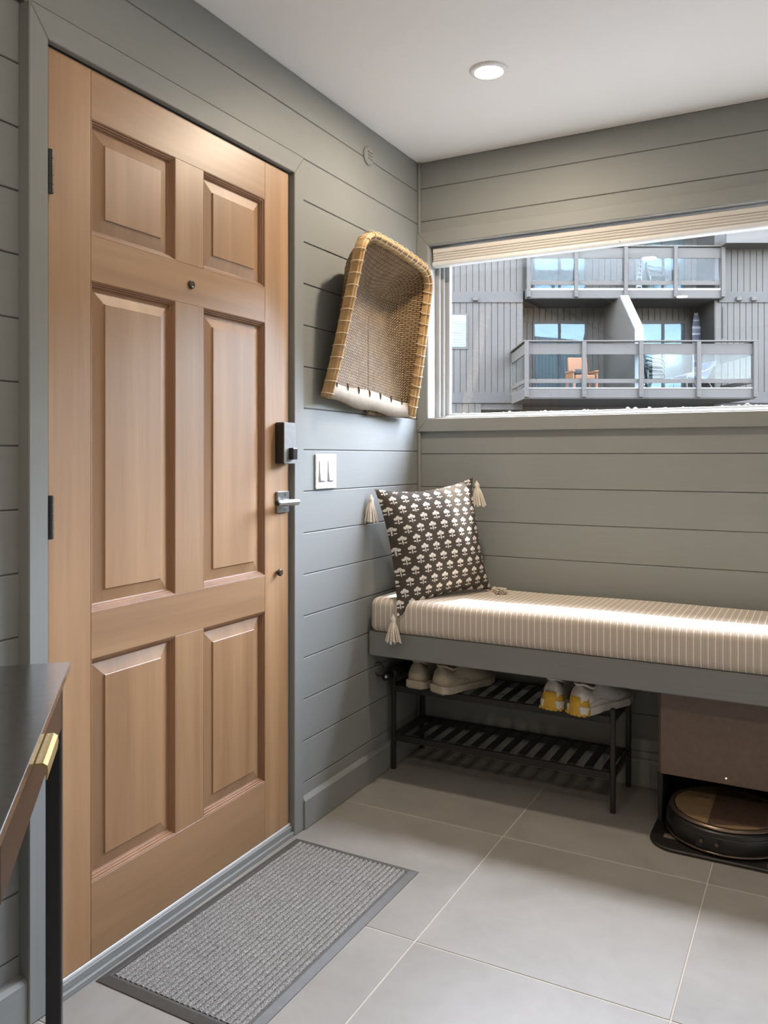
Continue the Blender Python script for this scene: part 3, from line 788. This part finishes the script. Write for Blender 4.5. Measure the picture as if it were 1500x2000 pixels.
# ------------------------------------------------------------------ robot vacuum and its dock
DX0, DX1 = 1.000, 1.412
m_dock = simple('dock_brown', (.165, .112, .080), .28); m_dockd = simple('dock_black', (.016, .014, .013), .4)
dk = thing('vacuum_dock', 'tall brown charging dock standing under the bench', 'dock station', ((DX0 + DX1)/2, -.2, 0))
pp = rrect(DX0 - .006, DX1 + .006, -.476, -.03, .085, 8)
obj('base_plate', prism(bmesh.new(), pp, 0.0, .011), m_dockd, dk, bevel=.003)
obj('tower', prism(bmesh.new(), rrect(DX0, DX1, -.300, -.024, .018, 5), .168, .452), m_dock, dk, bevel=.004, seg=2)
obj('front_cover', prism(bmesh.new(), rrect(DX0 + .010, DX1 - .004, -.3045, -.298, .003, 3), .170, .448), m_dock, dk, bevel=.0015)
for x in (DX0, DX1 - .016): obj('side_post', B(x, x + .016, -.298, -.030, .011, .168), m_dockd, dk, bevel=.003)
obj('rear_panel', B(DX0 + .016, DX1 - .016, -.060, -.024, .011, .168), m_dockd, dk)
obj('status_light', lathe(bmesh.new(), [(.0018, -.3058), (.0018, -.3042)], 12, (1.206, 0, .190), 'y'), emit('status_led', (1, .95, .85), 4.0), dk)
m_stk = simple('sticker_grey', (.13, .11, .095), .7)
for x0, y0, r_ in ((1.035, -.405, .35), (1.330, -.462, 0)):
    st = obj('warning_sticker', B(x0, x0 + .052, y0, y0 + .030, .0110, .0117), m_stk, dk)
rb = thing('robot_vacuum', 'round black and bronze robot vacuum parked on its dock', 'robot vacuum', (1.206, -.288, .011))
RC = (1.206, -.288, 0); RR = .176
m_rtop = simple('bronze_gloss', (.42, .28, .15), .22, .4); m_rring = simple('bronze_ring', (.16, .12, .09), .30, .7); m_rdk = simple('robot_black', (.014, .013, .012), .34)
obj('body', lathe(bmesh.new(), [(RR - .020, .0115), (RR - .004, .016), (RR, .024), (RR, .070), (RR - .003, .078), (RR - .012, .086), (.02, .088)], 72, RC), m_rdk, rb, smooth=False)
obj('bumper', lathe(bmesh.new(), [(RR + .0005, .026), (RR + .003, .030), (RR + .003, .064), (RR + .0005, .068)], 72, RC, cap0=False, cap1=False), m_rdk, rb, smooth=True)
obj('lower_rim', tube(bmesh.new(), [(RC[0] + (RR + .001)*math.cos(2*PI*k/64), RC[1] + (RR + .001)*math.sin(2*PI*k/64), .020) for k in range(64)], .0035, 6, loop=True), m_rring, rb, smooth=True)
obj('top_ring', lathe(bmesh.new(), [(RR - .022, .086), (RR - .021, .0945), (RR - .010, .0945), (RR - .006, .088)], 72, RC, cap0=False, cap1=False), m_rring, rb, smooth=True)
obj('top_cover', lathe(bmesh.new(), [(RR - .024, .086), (RR - .024, .0925), (.0001, .0935)], 72, RC, cap1=False), m_rtop, rb, smooth=False)
cov = [(-.04, -.150), (.115, -.095), (.146, 0), (.115, .095), (-.04, .150)]
obj('lid_panel', prism(bmesh.new(), [(RC[0] + x_ , RC[1] + y_) for x_, y_ in cov], .0936, .0952), simple('brown_lid', (.12, .078, .055), .2, .2), rb, bevel=.001)
obj('badge', B(RC[0] - .085, RC[0] - .050, -.250, -.240, .0936, .0943), simple('badge_gold', (.65, .5, .3), .3, .8), rb)
sp = obj('sensor_window', prism(bmesh.new(), rrect(-.042, .042, .030, .066, .006), 0, .004, lambda x_, z_, y_: (RC[0] - .030 + x_*.985 , RC[1] - math.sqrt((RR + .003)**2 - (x_*.985 - .030)**2) - y_ + .001, z_)), m_blackgl, rb, bevel=.001)
for dx in (-.024, .020): obj('sensor', lathe(bmesh.new(), [(.0055, 0), (.0055, .003), (.003, .0045)], 14, (0, 0, 0), 'y'), m_rring, sp).location = (0, 0, 0)
sens = [o for o in COL.objects if o.name.startswith('sensor') and not o.name.startswith('sensor_w')]
for o, dx in zip(sens, (-.024, .020)):
    x_ = dx - .030; yy = RC[1] - math.sqrt((RR + .003)**2 - x_**2) - .0065
    o.location = Vector((RC[0] + x_ , yy, .050))

# ------------------------------------------------------------------ door mat
mt = thing('door_mat', 'grey ribbed door mat with dark rubber border in front of the door', 'door mat', (.235, -1.33, 0), math.radians(-.8))
m_rub = simple('rubber_border', (.075, .072, .066), .55, n=.15); 
Mc = Mat('mat_carpet', (.3, .3, .29), .98, spec=.1)
f1 = Mc.noise(Mc.pos((1, 1, 1), 'World'), 420, 2, .8); f2 = Mc.noise(Mc.pos((1, 1, 1), 'World'), 150, 3, .7)
Mc.color(Mc.ramp(f1, [(.36, (.085, .082, .077)), (.5, (.28, .272, .255)), (.64, (.56, .545, .515))])); Mc.bump(f1, 1.0, .004); m_carp = Mc.m
mx0, mx1, my0, my1 = -.212, .212, -.391, .396
def frame_ring(i, z): return [(mx0 + i, my0 + i, z), (mx1 - i, my0 + i, z), (mx1 - i, my1 - i, z), (mx0 + i, my1 - i, z)]
bm = bmesh.new(); loft(bm, [frame_ring(0, .0005), frame_ring(0, .002), frame_ring(.020, .0085), frame_ring(.026, .0085), frame_ring(.027, .004)], cap0=True, cap1=True)
obj('border', bm, m_rub, mt, local=True)
nr = 24; wrib = (mx1 - mx0 - .054)/nr; src = None
for k in range(nr):
    xc = mx0 + .027 + wrib*(k + .5)
    if src is None:
        bm = bmesh.new(); NY = 60; rings = []
        for j in range(NY + 1):
            y = my0 + .0275 + (my1 - my0 - .055)*j/NY; dz = .0008*random.random()
            rings.append([(xc - wrib*.44, y, .004), (xc - wrib*.36, y, .0085 + dz), (xc, y, .0105 + dz), (xc + wrib*.36, y, .0085 + dz), (xc + wrib*.44, y, .004)])
        loft(bm, rings)
        src = obj('rib', bm, m_carp, mt, local=True); x00 = xc
    else: shared('rib', src, mt, (xc - x00, 0, 0))

# ------------------------------------------------------------------ console table
TA = Vector((.212, -1.957, 0)); td = math.atan2(-.72057, .69338)         # local +x runs along the front edge away from the door
tb = thing('console_table', 'black metal console table with brass drawer pulls at the left edge', 'table', (TA.x, TA.y, 0), td)
TL_, TD_, TH = 1.05, .262, .800                                           # length, depth, height; local -y is the back
m_tab = simple('charcoal_steel', (.42, .41, .40), .2, 1.0); m_apr = simple('apron_steel', (.13, .098, .082), .3, 1.0)
obj('table_top', B(0, TL_, -TD_, 0, TH - .004, TH), m_tab, tb, local=True, bevel=.001)
obj('top_lip', B(.004, TL_ - .004, -.004, -.001, TH - .016, TH - .004), m_tab, tb, local=True)
for x in (.012, TL_ - .040):
    for y in (-.040, -TD_ + .010): 
        lg = obj('leg', B(x, x + .028, y, y + .028, .012, TH - .004), m_blackgl, tb, local=True, bevel=.004, seg=2)
        obj('foot', lathe(bmesh.new(), [(.011, 0), (.011, .012)], 14, (x + .014, y + .014, 0)), m_nickel, lg, local=True)
obj('apron_end', B(.016, .020, -TD_ + .038, -.040, .690, TH - .004), m_apr, tb, local=True)
obj('apron_back', B(.040, TL_ - .040, -TD_ + .012, -TD_ + .016, .690, TH - .004), m_apr, tb, local=True)
for x0, x1 in ((.042, .660), (.668, TL_ - .042)):
    d_ = obj('drawer', B(x0, x1, -.016, -.012, .688, TH - .006), m_apr, tb, local=True, bevel=.001)
    obj('drawer_box', B(x0 + .01, x1 - .01, -TD_ + .03, -.016, .694, TH - .02), m_apr, d_, local=True)
    xm = (x0 + x1)/2 + .068 if x0 < .1 else (x0 + x1)/2 + .06
    pr = [(-.012, .780), (.010, .780), (.0155, .776), (.0165, .768), (.0150, .757), (.0125, .757), (.0135, .768), (.0125, .774), (.009, .777), (-.012, .777)]
    pu = obj('pull', prism(bmesh.new(), pr, xm - .062, xm + .062, lambda a, b, c: (c, a, b)), m_brass, d_, local=True)
    pu['label'] = 'brass edge pull'

# ------------------------------------------------------------------ outside: ground and the apartment house across the way
struct('ground', B(-60, 60, .2, 70, -3.1, -3.0), simple('asphalt', (.05, .049, .047), .9, n=.2, scale=8), 'dark paved ground between the two houses', 'ground')
KX = .17                                                    # exposure drop put into the outdoor colours, offsetting the bright sky
bm = bmesh.new()
box(bm, -14, -.06, .145, .2, -3.0, 9.0); box(bm, 2.26, 18, .145, .2, -3.0, 9.0); box(bm, -.06, 2.26, .145, .2, -3.0, 1.30); box(bm, -.06, 2.26, .145, .2, 2.075, 9.0)  # unseen outer wall, raised high to cut sky light on the facade opposite
struct('exterior_shade_wall', bm, simple('shade_wall_siding', (.06, .056, .05), .8), 'unseen outer wall of the house, built tall to shade the facade opposite', 'wall')
FPX = 1594.0
def fx(px, d): return (px - 750.0)*d/FPX
def fz(py, d): return 1.187 + (893.0 - py)*d/FPX
WD = 24.2
Fv = Vector((-math.sin(YAW), math.cos(YAW), 0))
org = CAMP + Fv*WD; org.z = -3.0
def ly(d): return d - WD                                  # depth -> local y
def lz(z): return z + 3.0
AM = Matrix.Translation(org) @ Matrix.Rotation(YAW, 4, 'Z')
ap = thing('apartment_building', 'taupe wood-sided apartment building with two balconies across from the window', 'building', mat4=AM)
def siding(name, c):
    M = Mat(name, c, .8)
    f = M.noise(M.pos((14, 14, .8), 'World'), 2.0, 5)
    M.color(M.ramp(f, [(.3, tuple(v*.86 for v in c)), (.7, tuple(v*1.12 for v in c))])); M.bump(f, .2, .004); return M.m
EXT = .0165  # siding base tone, darkened the same way to offset the bright sky
m_sid = siding('siding_taupe', (EXT*.93, EXT*.74, EXT*.52)); m_band = siding('trim_grey', (EXT*.74, EXT*.60, EXT*.48)); m_rail = siding('rail_grey', (EXT*.92, EXT*.73, EXT*.53))
m_cap = simple('metal_flashing', (.62*KX, .63*KX, .66*KX), .4); m_sidb = siding('siding_brown', (EXT*1.15, EXT*.88, EXT*.58))
m_dark = simple('dark_interior', (.005, .005, .0055), .8); m_extw = simple('outdoor_white', (.085, .087, .088), .6); m_curt = Mat('vertical_blinds', (.6, .62, .60), .8)
cx_ = m_curt.sep(m_curt.pos((1, 1, 1), 'Object'))[0]
m_curt.color(m_curt.mix((cx_ / .11).fract().lt(.25), (.36*KX, .38*KX, .37*KX), (.17*KX, .19*KX, .19*KX))); m_curt = m_curt.m
m_pane = glass('balcony_glass', (.90, .93, .93), 1.5, .12); m_dglass = glass('slider_glass', (.78, .84, .86), 1.5, .24, (.62, .82, 1.0))  # slider reflections tinted blue to stand in for blue sky
def ab(name, mat, x0, x1, d0, d1, z0, z1, parent=ap, bevel=0.0): return obj(name, B(x0, x1, ly(d0), ly(d1), lz(z0), lz(z1)), mat, parent, local=True, bevel=bevel)
XL, XR = fx(1021, WD), fx(1396, WD)
ROOF = 8.7
# solid walls behind the boards
XLL, XRR = -14.0, 22.0
ab('wall', m_band, XLL, XL, WD + .03, 26.4, 2.6, ROOF); ab('wall', m_band, XR, XRR, WD + .03, 26.4, 2.6, ROOF)
ab('wall', m_band, XLL, fx(940, WD), WD + .03, 26.4, -3, 2.6); ab('wall', m_band, XR + .6, XRR, WD + .03, 26.4, -3, 2.6)
ab('wall', m_dark, fx(940, WD), XR + .6, 26.0, 26.4, -3, 2.6)
ab('wall', m_sidb, XL, XR, 25.62, 26.4, 2.6, ROOF)
ab('roof', m_band, XLL, XRR, 23.0, 27.5, ROOF, ROOF + .25)
# vertical siding boards
def boards(x0, x1, z0, z1, d, mat, pitch=.186, parent=ap):
    n = max(1, int(round((x1 - x0)/pitch))); p = (x1 - x0)/n; src = None
    for k in range(n):
        xa = x0 + p*k
        if src is None: src = ab('siding_board', mat, xa + .008, xa + p - .008, d, d + .03, z0, z1, parent, .003)
        else: shared('siding_board', src, parent, (p*k, 0, 0))
zA, zB, zC, zD = fz(570, WD), fz(591, WD), fz(766, WD), fz(787, WD)
boards(fx(520, WD), XL, zA, ROOF, WD, m_sid); boards(fx(520, WD), XL, zC, zB, WD, m_sid); boards(fx(520, WD), fx(940, WD), 0.0, zD, WD, m_sid)
boards(XR + .12, fx(1600, WD), zA, 7.55, WD, m_sid); boards(XR + .02, fx(1600, WD), zC, zB, WD, m_sid)
ab('siding_field', m_sid, XLL, fx(520, WD), WD, WD + .03, -3, ROOF); ab('siding_field', m_sid, fx(1600, WD), XRR, WD, WD + .03, -3, ROOF)
ab('band', m_band, XLL, XL, WD - .04, WD + .03, zB, zA); ab('band', m_band, XR + .12, XRR, WD - .04, WD + .03, zB, zA)
ab('band', m_band, XLL, XL + .05, WD - .04, WD + .03, zD, zC); ab('band', m_band, XR + .3, XRR, WD - .04, WD + .03, zD, zC)
ab('roof_fascia', m_rail, fx(1416, 23.6), XRR, 23.5, 23.6, fz(476, 23.6), fz(449, 23.6)); ab('eave_soffit', m_sidb, fx(1416, 23.6), XRR, 23.6, WD, fz(476, 23.6), fz(476, 23.6) + .04)
ab('snow_cap', simple('snow', (.5, .51, .53), .8), fx(1462, 23.6), XRR - 4, 23.5, 24.1, fz(449, 23.6), fz(446, 23.6))
for px, d in ((928, WD), (1441, WD), (1470, WD)):
    v = ab('vent_hood', m_rail, fx(px, d) - .085, fx(px, d) + .085, WD - .14, WD - .04, fz(585, d) - .06, fz(585, d) + .07, ap, .02)
# recess: boards on the back walls, side walls
xs_b = (fx(1044, 25.6), fx(1142, 25.6), fx(1254, 25.6), fx(1336, 25.6))
UD, LD_ = fz(563, 24.0), fz(757, 22.0)                      # deck heights (upper, lower)
SO = fz(582, 24.0)                                          # soffit
for zlo, zhi in ((LD_, SO), (UD, 8.2)):
    dt = zlo + 2.30
    boards(XL, XR, dt + .02, zhi, 25.59, m_sidb, .19)
    boards(XL, xs_b[0] - .06, zlo, dt + .02, 25.59, m_sidb, .19); boards(xs_b[1] + .06, xs_b[2] - .06, zlo, dt + .02, 25.59, m_sidb, .19); boards(xs_b[3] + .06, XR, zlo, dt + .02, 25.59, m_sidb, .19)
    ab('side_wall', m_sidb, XL - .02, XL, WD, 25.6, zlo, zhi); ab('side_wall', m_sidb, XR, XR + .02, WD, 25.6, zlo, zhi)
    for a, b in ((xs_b[0], xs_b[1]), (xs_b[2], xs_b[3])):
        fr_ = ab('sliding_door', m_rail, a - .06, b + .06, 25.56, 25.60, dt, dt + .10)
        ab('door_frame', m_rail, a - .06, a, 25.56, 25.60, zlo, dt, fr_); ab('door_frame', m_rail, b, b + .06, 25.56, 25.60, zlo, dt, fr_)
        ab('centre_stile', m_dark, (a+b)/2 - .05, (a+b)/2 + .03, 25.55, 25.60, zlo, dt, fr_)
        ab('blinds', m_curt, a, b, 25.605, 25.612, zlo, dt, fr_)
        ab('pane', m_dglass, a, (a+b)/2 - .05, 25.575, 25.58, zlo, dt, fr_); ab('pane', m_dglass, (a+b)/2 + .03, b, 25.575, 25.58, zlo, dt, fr_)
ab('recess_ceiling', m_sidb, XL, XR, WD, 25.6, 8.2, 8.4)
ab('header', m_band, XL, XR, WD - .02, WD + .1, 8.2, ROOF)
# balconies
def balcony(posts, d, x0, x1, zd, ph, d_back, returns):
    s = d/FPX
    dk_ = ab('balcony', m_band, x0, x1, d + .02, d_back, zd - .30, zd - .03)
    ab('fascia', m_rail, x0, x1, d, d + .04, ph['f1'], ph['f0'], dk_, .004); ab('deck_edge', m_cap, x0 + .02, x1 - .02, d - .01, d + .30, ph['f0'] + .005, zd, dk_)
    ab('deck_boards', m_sidb, x0, x1, d + .30, d_back, zd - .03, zd - .005, dk_)
    ab('top_rail', m_rail, x0 - .03, x1 + .06, d - .07, d + .09, ph['t'] - .04, ph['t'], dk_, .006)
    ab('rail_board', m_rail, x0, x1, d - .0, d + .035, ph['r1'], ph['r0'], dk_); ab('lower_rail', m_rail, x0, x1, d, d + .035, ph['l1'], ph['l0'], dk_)
    for i, px in enumerate(posts):
        x = fx(px, d)
        pst = ab('post', m_rail, x - .055, x + .055, d - .09, d + .0, ph['f1'] + .02, ph['t'] - .045, dk_, .006)
        for zz in (ph['f1'] + .09, ph['f1'] + .21): obj('bolt', lathe(bmesh.new(), [(.014, ly(d - .10)), (.014, ly(d - .09))], 10, (x, 0, lz(zz)), 'y'), m_dark, pst, local=True)
        if i: 
            xp = fx(posts[i-1], d)
            ab('glass_panel', m_pane, xp + .06, x - .06, d + .012, d + .022, ph['l0'], ph['r1'], dk_)
    for xr, de in returns:
        ab('return_rail', m_rail, xr - .07, xr + .07, d + .09, de, ph['t'] - .04, ph['t'], dk_); ab('return_board', m_rail, xr - .02, xr + .02, d + .04, de, ph['r1'], ph['r0'], dk_)
        ab('return_lower', m_rail, xr - .02, xr + .02, d + .04, de, ph['l1'], ph['l0'], dk_); ab('return_fascia', m_rail, xr - .02, xr + .02, d + .04, de, ph['f1'], ph['f0'], dk_)
        ab('return_glass', m_pane, xr - .005, xr + .005, d + .06, de, ph['l0'], ph['r1'], dk_)
    return dk_
dl = 22.0; du = 24.0
balcony((1028, 1140, 1251, 1363.5, 1474), dl, fx(1024, dl), fx(1476, dl), LD_, dict(t=fz(665, dl), r0=fz(671, dl), r1=fz(692, dl), l0=fz(740, dl), l1=fz(748, dl), f0=fz(759, dl), f1=fz(777, dl)), 25.6, ((fx(1026, dl), WD), (fx(1474, dl), WD)))
balcony((1032, 1124.5, 1221.5, 1318.5, 1411), du, fx(1028, du), fx(1414, du), UD, dict(t=fz(480, du), r0=fz(484, du), r1=fz(504, du), l0=fz(548, du), l1=fz(556.5, du), f0=fz(567, du), f1=fz(582, du)), 25.6, ())
# privacy wall between the two lower balconies, sloped metal cap
px0, px1 = fx(1240, 22.4), fx(1240, 22.4) + .21
poly = [(22.4, LD_), (25.58, LD_), (25.58, SO), (23.75, SO), (22.4, fz(645, 22.4))]
pwall = obj('privacy_wall', prism(bmesh.new(), [(ly(a), lz(b)) for a, b in poly], px0, px1, lambda y, z, x: (x, y, z)), m_sid, ap, local=True)
capp = [(22.36, fz(641, 22.4) - .06), (22.36, fz(641, 22.4)), (23.75, SO + .03), (23.75, SO - .05)]
obj('metal_cap', prism(bmesh.new(), [(ly(a), lz(b)) for a, b in capp], px0 - .01, px1 + .02, lambda y, z, x: (x, y, z)), m_cap, pwall, local=True)
obj('cap_front', B(px0 - .01, px1 + .02, ly(22.35), ly(22.40), lz(LD_), lz(fz(641, 22.4) - .01)), simple('blue_grey_metal', (.06, .068, .08), .5), pwall, local=True)
# small window with white blind in the left wing
wx0, wx1, wz0, wz1 = fx(845, WD), fx(910, WD), fz(678, WD), fz(616, WD)
wf = obj('window', B(wx0 - .06, wx1 + .06, ly(WD - .03), ly(WD + .02), lz(wz0 - .06), lz(wz1 + .06)), m_rail, ap, local=True)
bl = ab('blind', m_extw, wx0, wx1, WD - .036, WD - .031, wz0, wz1, wf)
for k in range(14):
    z = wz0 + (wz1 - wz0)*(k + .5)/14
    ab('blind_slat', m_extw, wx0 + .01, wx1 - .01, WD - .045, WD - .036, z - .018, z + .022, wf)
ab('pane', m_pane, wx0, wx1, WD - .052, WD - .048, wz0, wz1, wf)
ab('cable', m_dark, fx(1411, WD), fx(1411, WD) + .03, WD - .03, WD, fz(660, WD), fz(600, WD))
ab('utility_box', m_cap, fx(1369, 25.3), fx(1376, 25.3), 25.4, 25.58, fz(630, 25.3), fz(613, 25.3))
ab('wall_lamp', m_extw, fx(1381, 24.9), fx(1385, 24.9), 24.86, 24.98, fz(657, 24.9), fz(646, 24.9))
def bmat(d, x, z): return AM @ Matrix.Translation((x, ly(d), lz(z)))
# orange armchair
oc = thing('patio_armchair', 'orange cushioned armchair on the lower balcony', 'chair', mat4=bmat(23.2, fx(1136, 23.2), LD_) @ Matrix.Rotation(math.radians(8), 4, 'Z'))
m_or = simple('orange_cushion', (.60*KX, .22*KX, .075*KX), .8); m_orw = simple('orange_frame', (.55*KX, .20*KX, .07*KX), .6)
obj('seat', B(-.30, .30, -.30, .28, .30, .44), m_or, oc, local=True, bevel=.04, seg=2)
obj('backrest', prism(bmesh.new(), [(.20, .42), (.32, .40), (.42, .98), (.30, 1.0)], -.29, .29, lambda y, z, x: (x, y, z)), m_or, oc, local=True, bevel=.03, seg=2)
for s_ in (-1, 1):
    obj('arm', B(s_*.35 - .045, s_*.35 + .045, -.32, .30, .50, .57), m_orw, oc, local=True, bevel=.02)
    obj('arm_panel', B(s_*.35 - .025, s_*.35 + .025, -.28, .28, .28, .50), m_orw, oc, local=True)
    for yy in (-.28, .26): obj('leg', B(s_*.33 - .03, s_*.33 + .03, yy - .03, yy + .03, 0, .32), m_orw, oc, local=True)
obj('throw_cushion', B(-.26, -.02, -.12, .18, .45, .62), m_dark, oc, local=True, bevel=.05, seg=2)
# stacked green plastic chairs
m_gp = simple('green_resin', (.06*KX, .11*KX, .095*KX), .5); m_gp2 = simple('pale_green_resin', (.33*KX, .40*KX, .38*KX), .5)
def resin(label, x, d, z, mat, zb, group):
    t = thing('resin_chair', label, 'chair', mat4=bmat(d, x, z) @ Matrix.Rotation(math.radians(78), 4, 'Z'), group=group)
    obj('seat', B(-.24, .24, -.24, .22, .40, .43), mat, t, local=True, bevel=.015)
    obj('backrest', prism(bmesh.new(), [(.20, .42), (.235, .42), (.34, .86), (.305, .87)], -.23, .23, lambda y, z_, x_: (x_, y, z_)), mat, t, local=True, bevel=.012)
    for s_ in (-1, 1):
        obj('arm', tube(bmesh.new(), [(s_*.26, .28, .72), (s_*.28, .10, .66), (s_*.28, -.18, .62), (s_*.27, -.24, .52), (s_*.25, -.24, .42)], .022, 6), mat, t, local=True, smooth=True)
        for yy in (-.22, .20): obj('leg', tube(bmesh.new(), [(s_*.22, yy, .41), (s_*.25, yy*1.15, zb)], .02, 6), mat, t, local=True)
names = ('bottom', 'second', 'third', 'top')
for k in range(4):
    resin(('lowest', 'second lowest', 'second highest', 'topmost')[k] + ' green plastic chair in the stack on the lower balcony', fx(1279, 23.8), 23.8, LD_ + .11*k, (m_gp, m_gp2, m_gp, m_gp2)[k], 0 if k == 0 else .12, 'stacked plastic chairs on the lower balcony')
for k in range(2):
    resin(('lower', 'upper')[k] + ' green plastic chair in the stack on the upper balcony', fx(1283, 24.9), 24.9, UD + .11*k, (m_gp, m_gp2)[k], 0 if k == 0 else .12, 'stacked plastic chairs on the upper balcony')
# blue lounge chair
bc = thing('lounge_chair', 'blue sling lounge chair on the lower balcony', 'chair', mat4=bmat(23.1, fx(1355, 23.1), LD_) @ Matrix.Rotation(math.radians(-78), 4, 'Z'))
m_bl = simple('blue_sling', (.045*KX, .09*KX, .20*KX), .7); m_fr = simple('pale_frame', (.35*KX, .35*KX, .33*KX), .5)
obj('seat', prism(bmesh.new(), [(-.45, .34), (-.45, .42), (.20, .38), (.20, .29)], -.30, .30, lambda y, z, x: (x, y, z)), m_bl, bc, local=True, bevel=.02)
obj('backrest', prism(bmesh.new(), [(.16, .32), (.24, .32), (.50, .80), (.42, .83)], -.30, .30, lambda y, z, x: (x, y, z)), m_bl, bc, local=True, bevel=.02)
for s_ in (-1, 1):
    obj('side_frame', tube(bmesh.new(), [(s_*.33, -.42, 0), (s_*.33, -.42, .40), (s_*.33, .2, .56), (s_*.33, .44, .70), (s_*.33, .50, .85)], .018, 6), m_fr, bc, local=True)
    obj('leg', tube(bmesh.new(), [(s_*.33, .40, 0), (s_*.33, .16, .34)], .018, 6), m_fr, bc, local=True)
# striped board leaning in the recess
Ms = Mat('striped_cover', (.5, .5, .5), .7); z_ = Ms.sep(Ms.pos((1, 1, 1), 'Object'))[2]; f_ = (z_ / .42).fract()
Ms.color(Ms.mix(f_.lt(.16).max(f_.gt(.55) * f_.lt(.66)), Ms.mix(f_.gt(.7), (.035*KX, .045*KX, .09*KX), (.15*KX, .16*KX, .19*KX)), (.62*KX, .62*KX, .62*KX)))
sb_ = thing('covered_board', 'tall board in a navy and white striped cover standing in the balcony recess', 'board', mat4=bmat(25.25, fx(1360, 25.25), LD_))
bm = bmesh.new(); rings = []; BH = fz(602, 25.25) - LD_
for k in range(21):
    f = k/20; hwid = .135*(min(1, (f + .02)/.12)**.5)*(min(1, (1.002 - f)/.22)**.6) + .004
    rings.append([(hwid*math.cos(a), .035*math.sin(a)*min(1, hwid/.1), BH*f) for a in [2*PI*j/14 for j in range(14)]])
loft(bm, rings); obj('cover', bm, Ms.m, sb_, local=True, smooth=True)
obj('wall_bracket', B(-.10, .16, .04, .12, .30, BH*.62), m_dark, sb_, local=True)
# white slatted rack on the upper balcony
lr = thing('slatted_rack', 'white slatted rack standing on the upper balcony', 'rack', mat4=bmat(24.8, fx(1248, 24.8), UD))
for s_ in (-1, 1): obj('upright', B(s_*.07 - .012, s_*.07 + .012, -.02, .02, 0, .95), m_extw, lr, local=True)
for k in range(7): obj('slat', B(-.07, .07, -.018, .018, .08 + .13*k, .13 + .13*k), m_extw, lr, local=True)
# frost crumbs lying on the outer ledge
bm = bmesh.new()
for k in range(900):
    x = random.uniform(.10, 2.15); y = random.uniform(.143, .187); r = random.uniform(.002, .0062)*(1 if random.random() < .85 else 1.6)
    M4 = Matrix.Translation((x, y, 1.352 + r*.7 + random.random()*.014)) @ Matrix.Rotation(random.random()*6, 4, (random.random(), random.random(), .5))
    bmesh.ops.create_icosphere(bm, subdivisions=1, radius=r, matrix=M4)
tag(obj('frost_crumbs', bm, simple('frost', (.05, .05, .048), .7)), 'speckled crumbs of frost along the outside window ledge', 'frost', kind='stuff')
# unseen wooded ridge, added to keep bright horizon sky off the left wall
bm = bmesh.new(); rows = []
ridge = [(-95, 6), (-92, 30), (-80, 55), (-55, 72), (-25, 80), (5, 82), (35, 76), (58, 60), (70, 40), (74, 20), (76, .5)]
for (x, y) in ridge:
    dvec = Vector((x - 1, y, 0)).normalized(); h = 26 + 5*math.sin(x*.13) + 3*math.sin(y*.31)
    rows.append([(x - dvec.x*26, y - dvec.y*26, -3.1), (x - dvec.x*14, y - dvec.y*14, h*.45), (x, y, h), (x + dvec.x*10, y + dvec.y*10, -3.1)])
loft(bm, rows, closed=True)
struct('sky_blocking_hill', bm, simple('added_ridge_green', (.022, .028, .016), .95, n=.6, scale=.4), 'unseen dark wooded ridge added beyond the apartment building to block low sky', 'hill', smooth=True)
